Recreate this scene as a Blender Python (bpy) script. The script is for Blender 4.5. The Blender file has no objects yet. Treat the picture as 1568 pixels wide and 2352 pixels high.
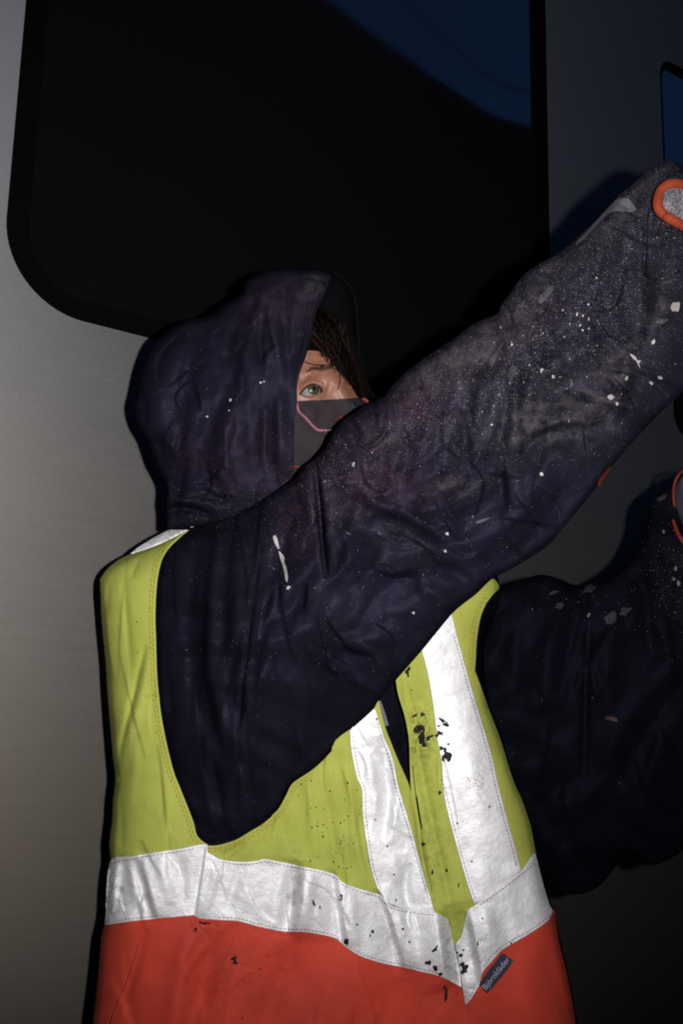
import bpy, bmesh, math, random
import numpy as np
from mathutils import Vector, Matrix
from mathutils.geometry import delaunay_2d_cdt

# ------------------------------------------------------------------ scene, camera, world, flash
scn = bpy.context.scene
rad = math.radians
FP = 2613.0                                   # focal length in units of the 1568-wide picture
PITCH, ROLL, YAW = rad(12.0), rad(1.25), rad(54.0)
CAM = np.array([0.0, 0.0, 1.25])
Fw = np.array([0, math.cos(PITCH), math.sin(PITCH)])
R0 = np.array([1.0, 0, 0]); U0 = np.cross(R0, Fw)
Uv = math.cos(ROLL) * U0 - math.sin(ROLL) * R0
Rv = math.cos(ROLL) * R0 + math.sin(ROLL) * U0
cd = bpy.data.cameras.new("camera"); cam = bpy.data.objects.new("camera", cd)
scn.collection.objects.link(cam); scn.camera = cam
cam.matrix_world = Matrix(((Rv[0], Uv[0], -Fw[0], CAM[0]), (Rv[1], Uv[1], -Fw[1], CAM[1]),
                           (Rv[2], Uv[2], -Fw[2], CAM[2]), (0, 0, 0, 1)))
cd.sensor_fit = 'HORIZONTAL'; cd.sensor_width = 24.0; cd.lens = 24.0 * FP / 1568
cd.clip_start = 0.02; cd.clip_end = 500

scn.view_settings.view_transform = 'Standard'; scn.view_settings.look = 'None'
scn.view_settings.exposure = 0.0; scn.view_settings.gamma = 1.0
scn.cycles.use_denoising = False              # the picture is a grainy night frame
scn.cycles.filter_width = 1.9; scn.cycles.max_bounces = 6; scn.cycles.diffuse_bounces = 2; scn.cycles.caustics_reflective = False; scn.cycles.caustics_refractive = False

w = bpy.data.worlds.new("World"); scn.world = w; w.use_nodes = True
nt = w.node_tree; nt.nodes.clear()
sky = nt.nodes.new("ShaderNodeTexSky"); sky.sky_type = 'NISHITA'; sky.sun_disc = False
sky.sun_elevation = rad(2.0); sky.sun_rotation = rad(250); sky.ozone_density = 3.8; sky.air_density = 1.0
bg = nt.nodes.new("ShaderNodeBackground"); bg.inputs[1].default_value = 0.07
wo = nt.nodes.new("ShaderNodeOutputWorld")
nt.links.new(sky.outputs[0], bg.inputs[0]); nt.links.new(bg.outputs[0], wo.inputs[0])

# the flash that lit the picture, fired from just right of the lens
fl = bpy.data.lights.new("flash", 'SPOT'); flo = bpy.data.objects.new("flash", fl)
scn.collection.objects.link(flo)
fl.energy = 124.0; fl.color = (1.0, 0.955, 0.90); fl.shadow_soft_size = 0.012
fl.spot_size = rad(80); fl.spot_blend = 1.0
fpos = CAM + 0.105 * Rv + 0.02 * Uv
faim = CAM + 1.4 * (Fw + (720 - 784) / FP * Rv + (1176 - 970) / FP * Uv)
dv = Vector(faim - fpos)
flo.location = Vector(fpos); flo.rotation_mode = 'QUATERNION'
flo.rotation_quaternion = dv.to_track_quat('-Z', 'Y')

rng = np.random.default_rng(7)

# ------------------------------------------------------------------ helpers: geometry
def W(x, y, d):
    x = np.asarray(x, float); y = np.asarray(y, float); d = np.asarray(d, float)
    return CAM + d[..., None] * (Fw + ((x - 784) / FP)[..., None] * Rv + ((1176 - y) / FP)[..., None] * Uv)

def smooth(pts, step=7.0, closed=True):
    """Catmull-Rom through points; a third element marks a corner."""
    P = [np.array(p[:2], float) for p in pts]; c = [len(p) > 2 for p in pts]; n = len(P); out = []
    for i in range(n if closed else n - 1):
        p1, p2 = P[i], P[(i + 1) % n]
        p0 = P[(i - 1) % n] if (closed or i > 0) else p1
        p3 = P[(i + 2) % n] if (closed or i + 2 < n) else p2
        if c[i]: p0 = p1 - (p2 - p1)
        if c[(i + 1) % n]: p3 = p2 + (p2 - p1)
        L = np.linalg.norm(p2 - p1); k = max(1, int(round(L / step)))
        m1 = (p2 - p0) * min(.5, L / (np.linalg.norm(p2 - p0) + 1e-9)); m2 = (p3 - p1) * min(.5, L / (np.linalg.norm(p3 - p1) + 1e-9))
        for j in range(k):
            t = j / k; t2 = t * t; t3 = t2 * t
            out.append((2*t3-3*t2+1)*p1 + (t3-2*t2+t)*m1 + (-2*t3+3*t2)*p2 + (t3-t2)*m2)
    if not closed: out.append(P[-1])
    return np.array(out)

def inside(poly, x, y):
    r = np.zeros(x.shape, bool); n = len(poly)
    for i in range(n):
        x1, y1 = poly[i]; x2, y2 = poly[(i + 1) % n]
        if y1 == y2: continue
        c = ((y1 > y) != (y2 > y))
        r ^= c & (x < (x2 - x1) * (y - y1) / (y2 - y1) + x1)
    return r

def pdist(line, x, y, closed=False):
    """distance, signed side and length fraction of points to a polyline"""
    best = np.full(x.shape, 1e9); side = np.zeros(x.shape); tt = np.zeros(x.shape)
    P = np.asarray(line, float); n = len(P); seg = n if closed else n - 1
    Ls = [np.linalg.norm(P[(i+1) % n] - P[i]) for i in range(seg)]; T = sum(Ls) + 1e-9; acc = 0
    for i in range(seg):
        a = P[i]; b = P[(i + 1) % n]; d = b - a; L2 = d @ d + 1e-12
        t = np.clip(((x - a[0]) * d[0] + (y - a[1]) * d[1]) / L2, 0, 1)
        ex = x - a[0] - t * d[0]; ey = y - a[1] - t * d[1]; dd = np.hypot(ex, ey)
        m = dd < best
        best[m] = dd[m]; side[m] = np.sign(d[0] * ey - d[1] * ex)[m]; tt[m] = ((acc + t * Ls[i]) / T)[m]; acc += Ls[i]
    return best, side, tt

class Inflate:
    """Poisson-inflated thickness of an outline (a strip gets a round section); h() is in picture units."""
    def __init__(s, poly, cell=7.0, it=260):
        s.poly = poly; mn = poly.min(0) - 2 * cell; mx = poly.max(0) + 2 * cell
        u = None
        for c in (cell * 8, cell * 4, cell * 2, cell):
            nx = int((mx[0] - mn[0]) / c) + 2; ny = int((mx[1] - mn[1]) / c) + 2
            gx, gy = np.meshgrid(mn[0] + np.arange(nx) * c, mn[1] + np.arange(ny) * c)
            m = inside(poly, gx, gy)
            if u is None: u = np.zeros((ny, nx))
            else: u = s._s(u, gx, gy, mn, pc)
            u = u * m
            for _ in range(it):
                v = u.copy()
                v[1:-1, 1:-1] = .25 * (u[:-2, 1:-1] + u[2:, 1:-1] + u[1:-1, :-2] + u[1:-1, 2:] + 2 * c * c)
                u = v * m
            pc = c
        s.u = u; s.mn = mn; s.c = cell
    @staticmethod
    def _s(u, x, y, mn, c):
        fx = np.clip((x - mn[0]) / c, 0, u.shape[1] - 1.001); fy = np.clip((y - mn[1]) / c, 0, u.shape[0] - 1.001)
        ix = fx.astype(int); iy = fy.astype(int); a = fx - ix; b = fy - iy
        return (u[iy, ix] * (1-a) * (1-b) + u[iy, ix+1] * a * (1-b) + u[iy+1, ix] * (1-a) * b + u[iy+1, ix+1] * a * b)
    def h(s, x, y):
        u = s._s(s.u, x, y, s.mn, s.c)
        d, _, _ = pdist(s.poly, x, y, True)
        d = np.where(inside(s.poly, x, y), d, 0)
        return np.sqrt(np.maximum(u * np.clip(d / (1.5 * s.c), 0, 1), 0))

def folds(x, y, L):
    """sum of creases: (points, width, height in mm, kind) - ridge/valley 'g' or lapped edge 's'"""
    z = np.zeros(x.shape)
    for f in L:
        pts, wd, am = f[0], f[1], f[2]; kind = f[3] if len(f) > 3 else 'g'
        ln = smooth(pts, 12, False)
        ew = (9 if kind == 'p' else 4) * wd; mn = ln.min(0) - ew; mx = ln.max(0) + ew
        m = (x > mn[0]) & (x < mx[0]) & (y > mn[1]) & (y < mx[1])
        if not m.any(): continue
        d, sd, t = pdist(ln, x[m], y[m])
        tap = np.clip(np.sin(np.pi * np.clip(t, .0, 1.)), 0, 1) ** .6 if kind != 'e' else 1.0
        if kind == 'p':                                                   # a pleat: one steep wall, long gentle flanks
            u = sd * d; a_ = np.abs(u) / wd
            z[m] += am * .001 * -np.sign(u) * .5 * np.where(a_ < 1, np.sin(a_ * np.pi / 2), np.clip((9 - a_) / 8, 0, 1) ** 1.6) * tap
        elif kind == 's':
            z[m] += am * .001 * np.exp(-(d / (3.2 * wd)) ** 2) * np.tanh(sd * d / (.28 * wd)) * tap
        else:
            z[m] += am * .001 * np.exp(-(d / wd) ** 2) * tap
    return z

def wrinkles(x, y, seed, sc=60.0, amp=.002, ang=None, spread=1.6, n=9, sharp=1.0):
    r = np.random.default_rng(seed); z = np.zeros(x.shape)
    qx = x + sc * .9 * np.sin(y / (sc * 1.7) + r.uniform(0, 6)) + sc * .5 * np.sin((x + y) / (sc * .9) + r.uniform(0, 6))
    qy = y + sc * .9 * np.sin(x / (sc * 1.9) + r.uniform(0, 6)) + sc * .5 * np.sin((x - y) / (sc * 1.1) + r.uniform(0, 6))
    for _ in range(n):
        a = (ang if ang is not None else 0) + r.normal(0, spread * .5) if ang is not None else r.uniform(0, math.pi)
        f = 2 * math.pi / (sc * r.uniform(.6, 1.8))
        v = np.sin((qx * math.cos(a) + qy * math.sin(a)) * f + r.uniform(0, 6.28))
        if sharp == 'tri': v = np.arcsin(v * .995) * 2 / math.pi; z += v * r.uniform(.4, 1); continue
        z += np.sign(v) * np.abs(v) ** sharp * r.uniform(.4, 1)
    return z * amp / n ** .5

REFINE = []
def cdt(poly, step, holes=(), inset=2.0, interior=True):
    V = []; E = []
    for pl in (poly,) + tuple(holes):
        b = len(V); n = len(pl); V += [tuple(p) for p in pl]; E += [(b + i, b + (i + 1) % n) for i in range(n)]
    if interior:
        mn = poly.min(0); mx = poly.max(0)
        gx, gy = np.meshgrid(np.arange(mn[0], mx[0], step), np.arange(mn[1], mx[1], step * .87))
        gx = gx + (np.arange(gx.shape[0]) % 2)[:, None] * step * .5
        gx = (gx + rng.uniform(-.12, .12, gx.shape) * step).ravel(); gy = (gy + rng.uniform(-.12, .12, gy.shape) * step).ravel()
        m = inside(poly, gx, gy); gx, gy = gx[m], gy[m]
        d, _, _ = pdist(poly, gx, gy, True); m = d > step * .6 + inset * .5; gx, gy = gx[m], gy[m]
        for hp in holes:
            d, _, _ = pdist(hp, gx, gy, True); m = (d > step * .5) & ~inside(hp, gx, gy); gx, gy = gx[m], gy[m]
        ex = []
        for fo_ in REFINE:
            wd = fo_[1]
            if wd > step * 2.2: continue
            ln = smooth(fo_[0], 5.0, False); t = np.gradient(ln, axis=0); t /= np.linalg.norm(t, axis=1)[:, None] + 1e-9; nr = np.stack([-t[:, 1], t[:, 0]], 1)
            d, _, _ = pdist(ln, gx, gy); k = d > wd * 1.35; gx, gy = gx[k], gy[k]
            for o in (-1.2, -.75, -.35, 0, .35, .75, 1.2): ex.append(ln + nr * wd * o)
        if ex:
            ex = np.concatenate(ex); k = inside(poly, ex[:, 0], ex[:, 1]); ex = ex[k]; d, _, _ = pdist(poly, ex[:, 0], ex[:, 1], True); ex = ex[d > 2.5]
            cell = {}                                                   # thin out crowded points
            for p in ex: cell.setdefault((int(p[0] / 2.2), int(p[1] / 2.2)), p)
            V += [tuple(p) for p in cell.values()]
        V += list(zip(gx, gy))
        if inset:
            p = poly; t = np.roll(p, -1, 0) - np.roll(p, 1, 0); t /= np.linalg.norm(t, axis=1)[:, None] + 1e-9
            nrm = np.stack([-t[:, 1], t[:, 0]], 1)
            q = p + nrm * inset; ins = inside(poly, q[:, 0], q[:, 1]); q2 = p - nrm * inset
            q = np.where(ins[:, None], q, q2); k = inside(poly, q[:, 0], q[:, 1]); q = q[k]
            d, _, _ = pdist(poly, q[:, 0], q[:, 1], True); q = q[d > inset * .7]
            V += [tuple(v) for v in q]
    r = delaunay_2d_cdt([Vector(v) for v in V], E, [], 0, 1e-4)
    v = np.array([tuple(a) for a in r[0]]); f = np.array([t for t in r[2] if len(t) == 3])
    c = v[f].mean(1); m = inside(poly, c[:, 0], c[:, 1])
    for hp in holes: m &= ~inside(hp, c[:, 0], c[:, 1])
    f = f[m]; a, b, c = v[f[:, 0]], v[f[:, 1]], v[f[:, 2]]
    ar = (b[:, 0]-a[:, 0])*(c[:, 1]-a[:, 1]) - (b[:, 1]-a[:, 1])*(c[:, 0]-a[:, 0])
    f[ar < 0] = f[ar < 0][:, ::-1]
    used = np.unique(f); mp = -np.ones(len(v), int); mp[used] = np.arange(len(used))
    return v[used], mp[f]

def creases(poly, n, seed, ang, spread, L=(70, 190), wd=(3.5, 7), amp=(2.2, 5.0), bend=.35):
    r = np.random.default_rng(seed); out = []; P = np.asarray(poly); mn, mx = P.min(0), P.max(0); k = 0
    while len(out) < n and k < 4000:
        k += 1; c = r.uniform(mn, mx)
        if not inside(P, np.array([c[0]]), np.array([c[1]]))[0]: continue
        a = ang(c[0], c[1]) if callable(ang) else ang
        a += r.normal(0, spread); l = r.uniform(*L) * .5; t = np.array([math.cos(a), math.sin(a)]); q = np.array([-t[1], t[0]]); b = r.normal(0, bend) * l
        out.append(([tuple(c - t * l), tuple(c - t * l * .3 + q * b * .8), tuple(c + t * l * .35 + q * b), tuple(c + t * l)], r.uniform(*wd), r.uniform(*amp) * r.choice([-1, 1]), 'p'))
    return out

class G:
    """collects faces with material slots and per-vertex attributes, then links them as ONE object"""
    def __init__(s): s.v = []; s.f = []; s.m = []; s.uv = []; s.a = {}; s.n = 0
    def add(s, v, f, mi=0, uv=None, **at):
        v = np.asarray(v, float); s.v.append(v); k = len(v)
        s.f += [tuple(int(i) + s.n for i in q) for q in f]; s.m += [mi] * len(f)
        s.uv.append(np.zeros((k, 2)) if uv is None else np.asarray(uv, float))
        for key in at:
            s.a.setdefault(key, []).append((s.n, np.asarray(at[key], float)))
        s.n += k; return s
    def build(s, name, mats, parent=None, solid=0.0, sub=0, weld=False, offset=-1, flat=False):
        v = np.concatenate(s.v); me = bpy.data.meshes.new(name)
        root = parent
        while root is not None and root.parent is not None: root = root.parent
        loc = np.array(root.location) if root is not None else np.zeros(3)
        me.from_pydata((v - loc).tolist(), [], s.f)
        uv = np.concatenate(s.uv)
        ul = me.uv_layers.new(name="cloth"); li = np.empty(len(me.loops), np.int32); me.loops.foreach_get("vertex_index", li)
        ul.data.foreach_set("uv", uv[li].astype(np.float32).ravel())
        for key, ch in s.a.items():
            arr = np.zeros(len(v), np.float32)
            for o, d in ch: arr[o:o + len(d)] = d
            me.attributes.new(key, 'FLOAT', 'POINT').data.foreach_set("value", arr)
        for mt in (mats if isinstance(mats, (list, tuple)) else [mats]): me.materials.append(mt)
        me.polygons.foreach_set("material_index", np.array(s.m, np.int32))
        me.polygons.foreach_set("use_smooth", np.full(len(me.polygons), not flat))
        if weld:
            bm = bmesh.new(); bm.from_mesh(me); bmesh.ops.remove_doubles(bm, verts=bm.verts, dist=2e-5); bm.to_mesh(me); bm.free()
        me.update()
        o = bpy.data.objects.new(name, me); scn.collection.objects.link(o)
        if parent is not None: o.parent = parent
        if sub: md = o.modifiers.new("sub", 'SUBSURF'); md.levels = md.render_levels = sub
        if solid: md = o.modifiers.new("cloth", 'SOLIDIFY'); md.thickness = solid; md.offset = offset
        return o

def sheet(g, poly, depth, step=7.0, mi=0, near=True, holes=(), off=0.0, inset=2.0, attrs=None, interior=True):
    v, f = cdt(np.asarray(poly, float), step, holes, inset, interior)
    x, y = v[:, 0], v[:, 1]; d = depth(x, y) - off
    at = attrs(x, y) if attrs else {}
    g.add(W(x, y, d), f[:, ::-1] if near else f, mi, v / 100.0, **at)
    return g

def decal(g, poly, depth, mi, off=.0009, step=6.0):
    p = smooth(poly, step); return sheet(g, p, depth, step, mi, True, (), off, 0.0, None, len(p) > 12)

def strip(g, pts, width, depth, mi, off=.0009, taper=False):
    """a narrow ribbon (thread, seam, painted line) lying on a surface"""
    p = smooth(pts, 5, False); t = np.gradient(p, axis=0); t /= np.linalg.norm(t, axis=1)[:, None] + 1e-9
    n = np.stack([-t[:, 1], t[:, 0]], 1); wv = np.full(len(p), width * .5)
    if taper: wv *= np.clip(np.sin(np.linspace(.15, 3.0, len(p))), .15, 1)
    a = p + n * wv[:, None]; b = p - n * wv[:, None]; q = np.concatenate([a, b]); k = len(p)
    d = depth(q[:, 0], q[:, 1]) - off
    g.add(W(q[:, 0], q[:, 1], d), [(i, i + 1, k + i + 1, k + i) for i in range(k - 1)], mi, q / 100.0); return g

def stitch(g, pts, width, depth, mi, dash=7.0, gap=4.0, off=.0008):
    p = smooth(pts, 2.0, False); L = np.concatenate([[0], np.cumsum(np.linalg.norm(np.diff(p, axis=0), axis=1))]); s = 0
    while s < L[-1] - dash:
        q = [(np.interp(u, L, p[:, 0]), np.interp(u, L, p[:, 1])) for u in (s, s + dash * .5, s + dash)]
        strip(g, q, width, depth, mi, off); s += dash + gap
    return g

def blob(cx, cy, rx, ry, ang=0.0, seed=0, k=11, rough=.35):
    r = random.Random(seed * 131 + int(cx)); o = []
    for i in range(k):
        a = 2 * math.pi * i / k; q = 1 + r.uniform(-rough, rough); px, py = rx * q * math.cos(a), ry * q * math.sin(a)
        o.append((cx + px * math.cos(ang) - py * math.sin(ang), cy + px * math.sin(ang) + py * math.cos(ang)))
    return o

def tube(g, P, r, mi=0, sides=6, cap=True):
    P = np.asarray(P, float); n = len(P); r = np.broadcast_to(np.asarray(r, float), (n,))
    T = np.gradient(P, axis=0); T /= np.linalg.norm(T, axis=1)[:, None] + 1e-12
    up = np.array([.3, .1, .95]); up = up if abs(T[0] @ up) < .9 else np.array([1., 0, 0]); a = np.cross(T[0], up); V = []
    for i in range(n):
        a = a - (a @ T[i]) * T[i]; a /= np.linalg.norm(a) + 1e-9; b = np.cross(a, T[i])
        for j in range(sides):
            q = 2 * math.pi * j / sides; V.append(P[i] + r[i] * (math.cos(q) * a + math.sin(q) * b))
    Fc = [(i * sides + j, i * sides + (j + 1) % sides, (i + 1) * sides + (j + 1) % sides, (i + 1) * sides + j) for i in range(n - 1) for j in range(sides)]
    if cap: Fc += [tuple(range(sides))[::-1], tuple((n - 1) * sides + j for j in range(sides))]
    return g.add(V, Fc, mi)

def box(g, lo, hi, mi=0, M=None):
    c = np.array([(x, y, z) for x in (lo[0], hi[0]) for y in (lo[1], hi[1]) for z in (lo[2], hi[2])], float)
    if M is not None: c = M(c)
    return g.add(c, [(0, 1, 3, 2), (4, 6, 7, 5), (0, 4, 5, 1), (2, 3, 7, 6), (0, 2, 6, 4), (1, 5, 7, 3)], mi)

def skinned(nodes, edges, sub=2):
    """a continuous limb surface grown from a jointed skeleton; nodes = {name: (position, radius)}; first = root"""
    nm = list(nodes); me = bpy.data.meshes.new("skeleton")
    me.from_pydata([tuple(map(float, nodes[k][0])) for k in nm], [(nm.index(a), nm.index(b)) for a, b in edges], [])
    o = bpy.data.objects.new("skeleton", me); scn.collection.objects.link(o)
    o.modifiers.new("skin", 'SKIN'); sl = me.skin_vertices[0].data
    for i, k in enumerate(nm):
        r = nodes[k][1]; sl[i].radius = (r, r) if not isinstance(r, tuple) else r; sl[i].use_root = (i == 0)
    md = o.modifiers.new("sub", 'SUBSURF'); md.levels = md.render_levels = sub
    dg = bpy.context.evaluated_depsgraph_get(); ev = o.evaluated_get(dg); m2 = ev.to_mesh()
    v = np.array([tuple(a.co) for a in m2.vertices]); f = [tuple(p.vertices) for p in m2.polygons]
    ev.to_mesh_clear(); bpy.data.objects.remove(o); bpy.data.meshes.remove(me)
    return v, f

def tag(o, label=None, cat=None, kind=None, group=None):
    for k, v in (("label", label), ("category", cat), ("kind", kind), ("group", group)):
        if v: o[k] = v
    return o

# ------------------------------------------------------------------ helpers: materials
class M:
    def __init__(s, name, base=(.5, .5, .5), rough=.6, spec=.4, metal=0.0):
        s.m = bpy.data.materials.new(name); s.m.use_nodes = True; s.t = s.m.node_tree
        s.b = s.t.nodes["Principled BSDF"]; s.c = None
        s.set("Base Color", (*base, 1)); s.set("Roughness", rough); s.set("Specular IOR Level", spec); s.set("Metallic", metal)
        s.col = None
    def set(s, k, v): s.b.inputs[k].default_value = v; return s
    def n(s, typ, **kw):
        q = s.t.nodes.new(typ)
        for k, v in kw.items(): setattr(q, k, v)
        return q
    def l(s, a, b): s.t.links.new(a, b)
    def uv(s, sx=1, sy=1, obj=False, rot=0.0, sz=1):
        tc = s.n("ShaderNodeTexCoord"); mp = s.n("ShaderNodeMapping"); mp.inputs["Scale"].default_value = (sx, sy, sz); mp.inputs["Rotation"].default_value = (0, 0, rot)
        s.l(tc.outputs["Object" if obj else "UV"], mp.inputs[0]); return mp.outputs[0]
    def noise(s, co, scale=5, detail=4, rough=.55, dist=0.0):
        q = s.n("ShaderNodeTexNoise"); q.inputs["Scale"].default_value = scale; q.inputs["Detail"].default_value = detail
        q.inputs["Roughness"].default_value = rough; q.inputs["Distortion"].default_value = dist; s.l(co, q.inputs["Vector"]); return q.outputs["Fac"]
    def math(s, op, a, b=None, c=None, clamp=False):
        q = s.n("ShaderNodeMath", operation=op, use_clamp=clamp)
        for i, v in enumerate((a, b, c)):
            if v is None: continue
            if isinstance(v, (int, float)): q.inputs[i].default_value = v
            else: s.l(v, q.inputs[i])
        return q.outputs[0]
    def rng(s, v, a, b, c=0.0, d=1.0):
        q = s.n("ShaderNodeMapRange"); s.l(v, q.inputs[0])
        for i, k in enumerate((a, b, c, d)): q.inputs[i + 1].default_value = k
        return q.outputs[0]
    def attr(s, name):
        q = s.n("ShaderNodeAttribute", attribute_name=name); return q.outputs["Fac"]
    def mix(s, fac, a, b):
        q = s.n("ShaderNodeMix", data_type='RGBA')
        for i, v in ((0, fac), (6, a), (7, b)):
            if isinstance(v, (int, float)): q.inputs[i].default_value = v
            elif isinstance(v, tuple): q.inputs[i].default_value = (*v, 1)
            else: s.l(v, q.inputs[i])
        return q.outputs[2]
    def color(s, c): s.l(c, s.b.inputs["Base Color"]); return s
    def dots(s, co, scale, dens, size=.3, soft=.06, rnd=True):
        """round specks: dens (0..1, a socket or number) = share of cells that hold one"""
        q = s.n("ShaderNodeTexVoronoi", voronoi_dimensions='2D'); q.inputs["Scale"].default_value = scale; s.l(co, q.inputs["Vector"])
        sp = s.n("ShaderNodeSeparateColor"); s.l(q.outputs["Color"], sp.inputs[0])
        on = s.math('LESS_THAN', sp.outputs[0], dens)
        r = s.math('MULTIPLY_ADD', s.math('POWER', sp.outputs[1], 2.2), size * .75, size * .25) if rnd else size
        e = s.math('SUBTRACT', r, q.outputs["Distance"]); e = s.math('DIVIDE', e, soft, clamp=True)
        return s.math('MULTIPLY', on, e), sp.outputs[2]
    def bump(s, h, strength=.3, dist=.002):
        q = s.n("ShaderNodeBump"); q.inputs["Strength"].default_value = strength; q.inputs["Distance"].default_value = dist
        s.l(h, q.inputs["Height"]); s.l(q.outputs[0], s.b.inputs["Normal"]); return s

def jacket_material(name, base, splat=True, dust=True, spec=.060):
    m = M(name, base, .60, 0.0); uv = m.uv()
    gl = m.n("ShaderNodeBsdfGlossy"); gl.inputs["Roughness"].default_value = .44; gl.inputs["Color"].default_value = (.060 * spec, .059 * spec, .104 * spec, 1)   # faint coated-cloth sheen
    ad = m.n("ShaderNodeAddShader"); m.l(m.b.outputs[0], ad.inputs[0]); m.l(gl.outputs[0], ad.inputs[1]); m.l(ad.outputs[0], m.t.nodes["Material Output"].inputs[0])
    big = m.noise(uv, 1.1, 5, .6); med = m.noise(uv, 4.5, 4, .6)
    c = m.mix(m.rng(big, .35, .68), tuple(.72 * b for b in base), tuple(1.3 * b for b in base))
    grain = m.noise(uv, 46, 3, .75)                                    # worn, chalky weave
    c = m.mix(m.rng(grain, .46, .80, 0, .26), c, (.034, .032, .046))
    if dust:
        pr = m.math('MULTIPLY', m.attr("purple"), m.rng(med, .35, .7)); c = m.mix(m.math('MULTIPLY', pr, .55), c, (.060, .027, .048))
        c = m.mix(m.math('MULTIPLY', m.attr("wear_highlight"), m.rng(m.noise(uv, 22, 4, .7), .35, .7, .15, .75)), c, (.036, .034, .046)); du = m.math('MULTIPLY', m.attr("dust"), m.rng(m.noise(uv, 3.2, 6, .65, .6), .38, .72)); c = m.mix(m.math('MULTIPLY', du, .75), c, (.075, .07, .072))
    if splat:
        s = m.attr("splat")
        mist = m.math('MULTIPLY', m.math('POWER', s, 1.2), m.rng(m.noise(uv, 7, 6, .8, .5), .40, .72)); c = m.mix(m.math('MULTIPLY', mist, .40), c, (.054, .049, .062))
        fine, r1 = m.dots(uv, 28, m.math('MULTIPLY', s, .85), .33, .18)
        c = m.mix(m.math('MULTIPLY', fine, .60), c, m.mix(r1, (.12, .12, .14), (.34, .33, .33)))
        d2, r2 = m.dots(uv, 14, m.math('MULTIPLY', m.math('POWER', s, 1.5), .36), .24, .12)
        c = m.mix(m.math('MULTIPLY', d2, .7), c, m.mix(r2, (.09, .09, .11), (.34, .33, .31)))
        d3, r3 = m.dots(uv, 7.5, m.math('MULTIPLY', m.math('POWER', s, 2.0), .22), .17, .06)
        c = m.mix(m.math('MULTIPLY', d3, .75), c, m.mix(r3, (.12, .12, .15), (.36, .35, .32)))
        lone, r4 = m.dots(uv, 9.0, .007, .12, .05); c = m.mix(m.math('MULTIPLY', lone, .6), c, (.30, .30, .32))
    m.color(c); m.bump(m.math('ADD', m.noise(uv, 60, 2, .6), m.math('MULTIPLY', med, 2.2)), .35, .0012)
    m.l(m.b.inputs['Normal'].links[0].from_socket, gl.inputs['Normal'])
    return m.m

def cloth_material(name, base, dark, specks=.02, rough=.75, weave=70.0):
    m = M(name, base, rough, .25); uv = m.uv(); th = m.uv(9, .55)
    c = m.mix(m.rng(m.noise(uv, .8, 5, .6), .36, .7, 0, .55), base, dark)
    c = m.mix(m.rng(m.noise(th, 1.6, 4, .65), .52, .8, 0, .38), c, dark)         # pulled threads and rubbed dirt
    c = m.mix(m.rng(m.noise(uv, weave, 3, .8), .42, .75, 0, .42), c, dark)
    dirt_shade = m.math('MULTIPLY', m.attr("dirt_shade"), m.rng(m.noise(uv, 5, 5, .7, 1.0), .45, .62))
    c = m.mix(m.math('MULTIPLY', dirt_shade, .8), c, tuple(.22 * d for d in dark))
    sp, _ = m.dots(uv, 7.0, specks, .16, .05); c = m.mix(m.math('MULTIPLY', sp, .8), c, (.03, .028, .02))
    m.color(c); m.bump(m.math('ADD', m.noise(uv, 95, 2, .6), m.math('MULTIPLY', m.noise(uv, 3.5, 3), 2.5)), .28, .0010)
    return m.m

def tape_material():
    m = M("reflective_tape", (.86, .86, .88), .74, .4, .60); uv = m.uv()
    c = m.mix(m.rng(m.noise(uv, 2.6, 6, .66, .5), .46, .74, 0, .42), (.87, .88, .93), (.52, .50, .52))
    c = m.mix(m.rng(m.noise(uv, 30, 3, .8), .45, .78, 0, .24), c, (.55, .55, .57))
    dirt_shade = m.math('MULTIPLY', m.attr("dirt_shade"), m.rng(m.noise(uv, 3.6, 5, .7, 1.2), .46, .66)); c = m.mix(m.math('MULTIPLY', dirt_shade, .7), c, (.12, .11, .115))  # the mask greys the tape for grime and for fold shade
    sp, _ = m.dots(uv, 8.0, .10, .13, .05); c = m.mix(m.math('MULTIPLY', sp, .75), c, (.07, .06, .055))
    m.color(c); m.bump(m.math('ADD', m.noise(uv, 2.2, 4, .6), m.math('MULTIPLY', m.noise(uv, 9, 4, .6), .30)), .42, .007)
    return m.m

def plain(name, base, rough=.7, spec=.3, metal=0.0, sc=20.0, var=.35, obj=False):
    m = M(name, base, rough, spec, metal); co = m.uv(obj=obj)
    m.color(m.mix(m.rng(m.noise(co, sc, 4, .65), .3, .75), tuple(b * (1 - var) for b in base), tuple(min(1, b * (1 + var)) for b in base)))
    return m.m

def steel_material():
    m = M("brushed_steel", (.5, .5, .5), .36, .5, .965); co = m.uv(1.2, 1.2, True, 0, 60.0)      # object axes: stretched along the car side
    sx = m.n("ShaderNodeSeparateXYZ"); m.l(m.uv(1, 1, True), sx.inputs[0]); zz = sx.outputs[2]        # brake-dust brown below; above, blue of reflected sky tinted into the steel
    st = m.noise(co, 3.0, 5, .7); gr = m.noise(m.uv(90, 90, True, 0, 230), 5.0, 3, .85); lo = m.noise(m.uv(.8, .8, True, 0, 2.5), 1.6, 4, .55)
    f = m.math('MULTIPLY_ADD', m.math('SUBTRACT', gr, .5), 1.7, m.math('MULTIPLY_ADD', m.math('SUBTRACT', st, .5), .16, m.math('MULTIPLY_ADD', m.math('SUBTRACT', lo, .5), .35, .5)))
    m.color(m.mix(m.math('ADD', f, 0, clamp=True), m.mix(m.rng(zz, 1.1, 2.2), (.31, .275, .245), (.28, .30, .355)), m.mix(m.rng(zz, 1.1, 2.2), (.50, .46, .41), (.47, .49, .55))))
    m.l(m.rng(st, .3, .7, .63, .66), m.b.inputs["Roughness"]); m.set("Anisotropic", .62)
    tv = m.n("ShaderNodeCombineXYZ"); tv.inputs[2].default_value = 1.0; m.l(tv.outputs[0], m.b.inputs["Tangent"])
    m.bump(st, .05, .0006); return m.m

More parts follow.
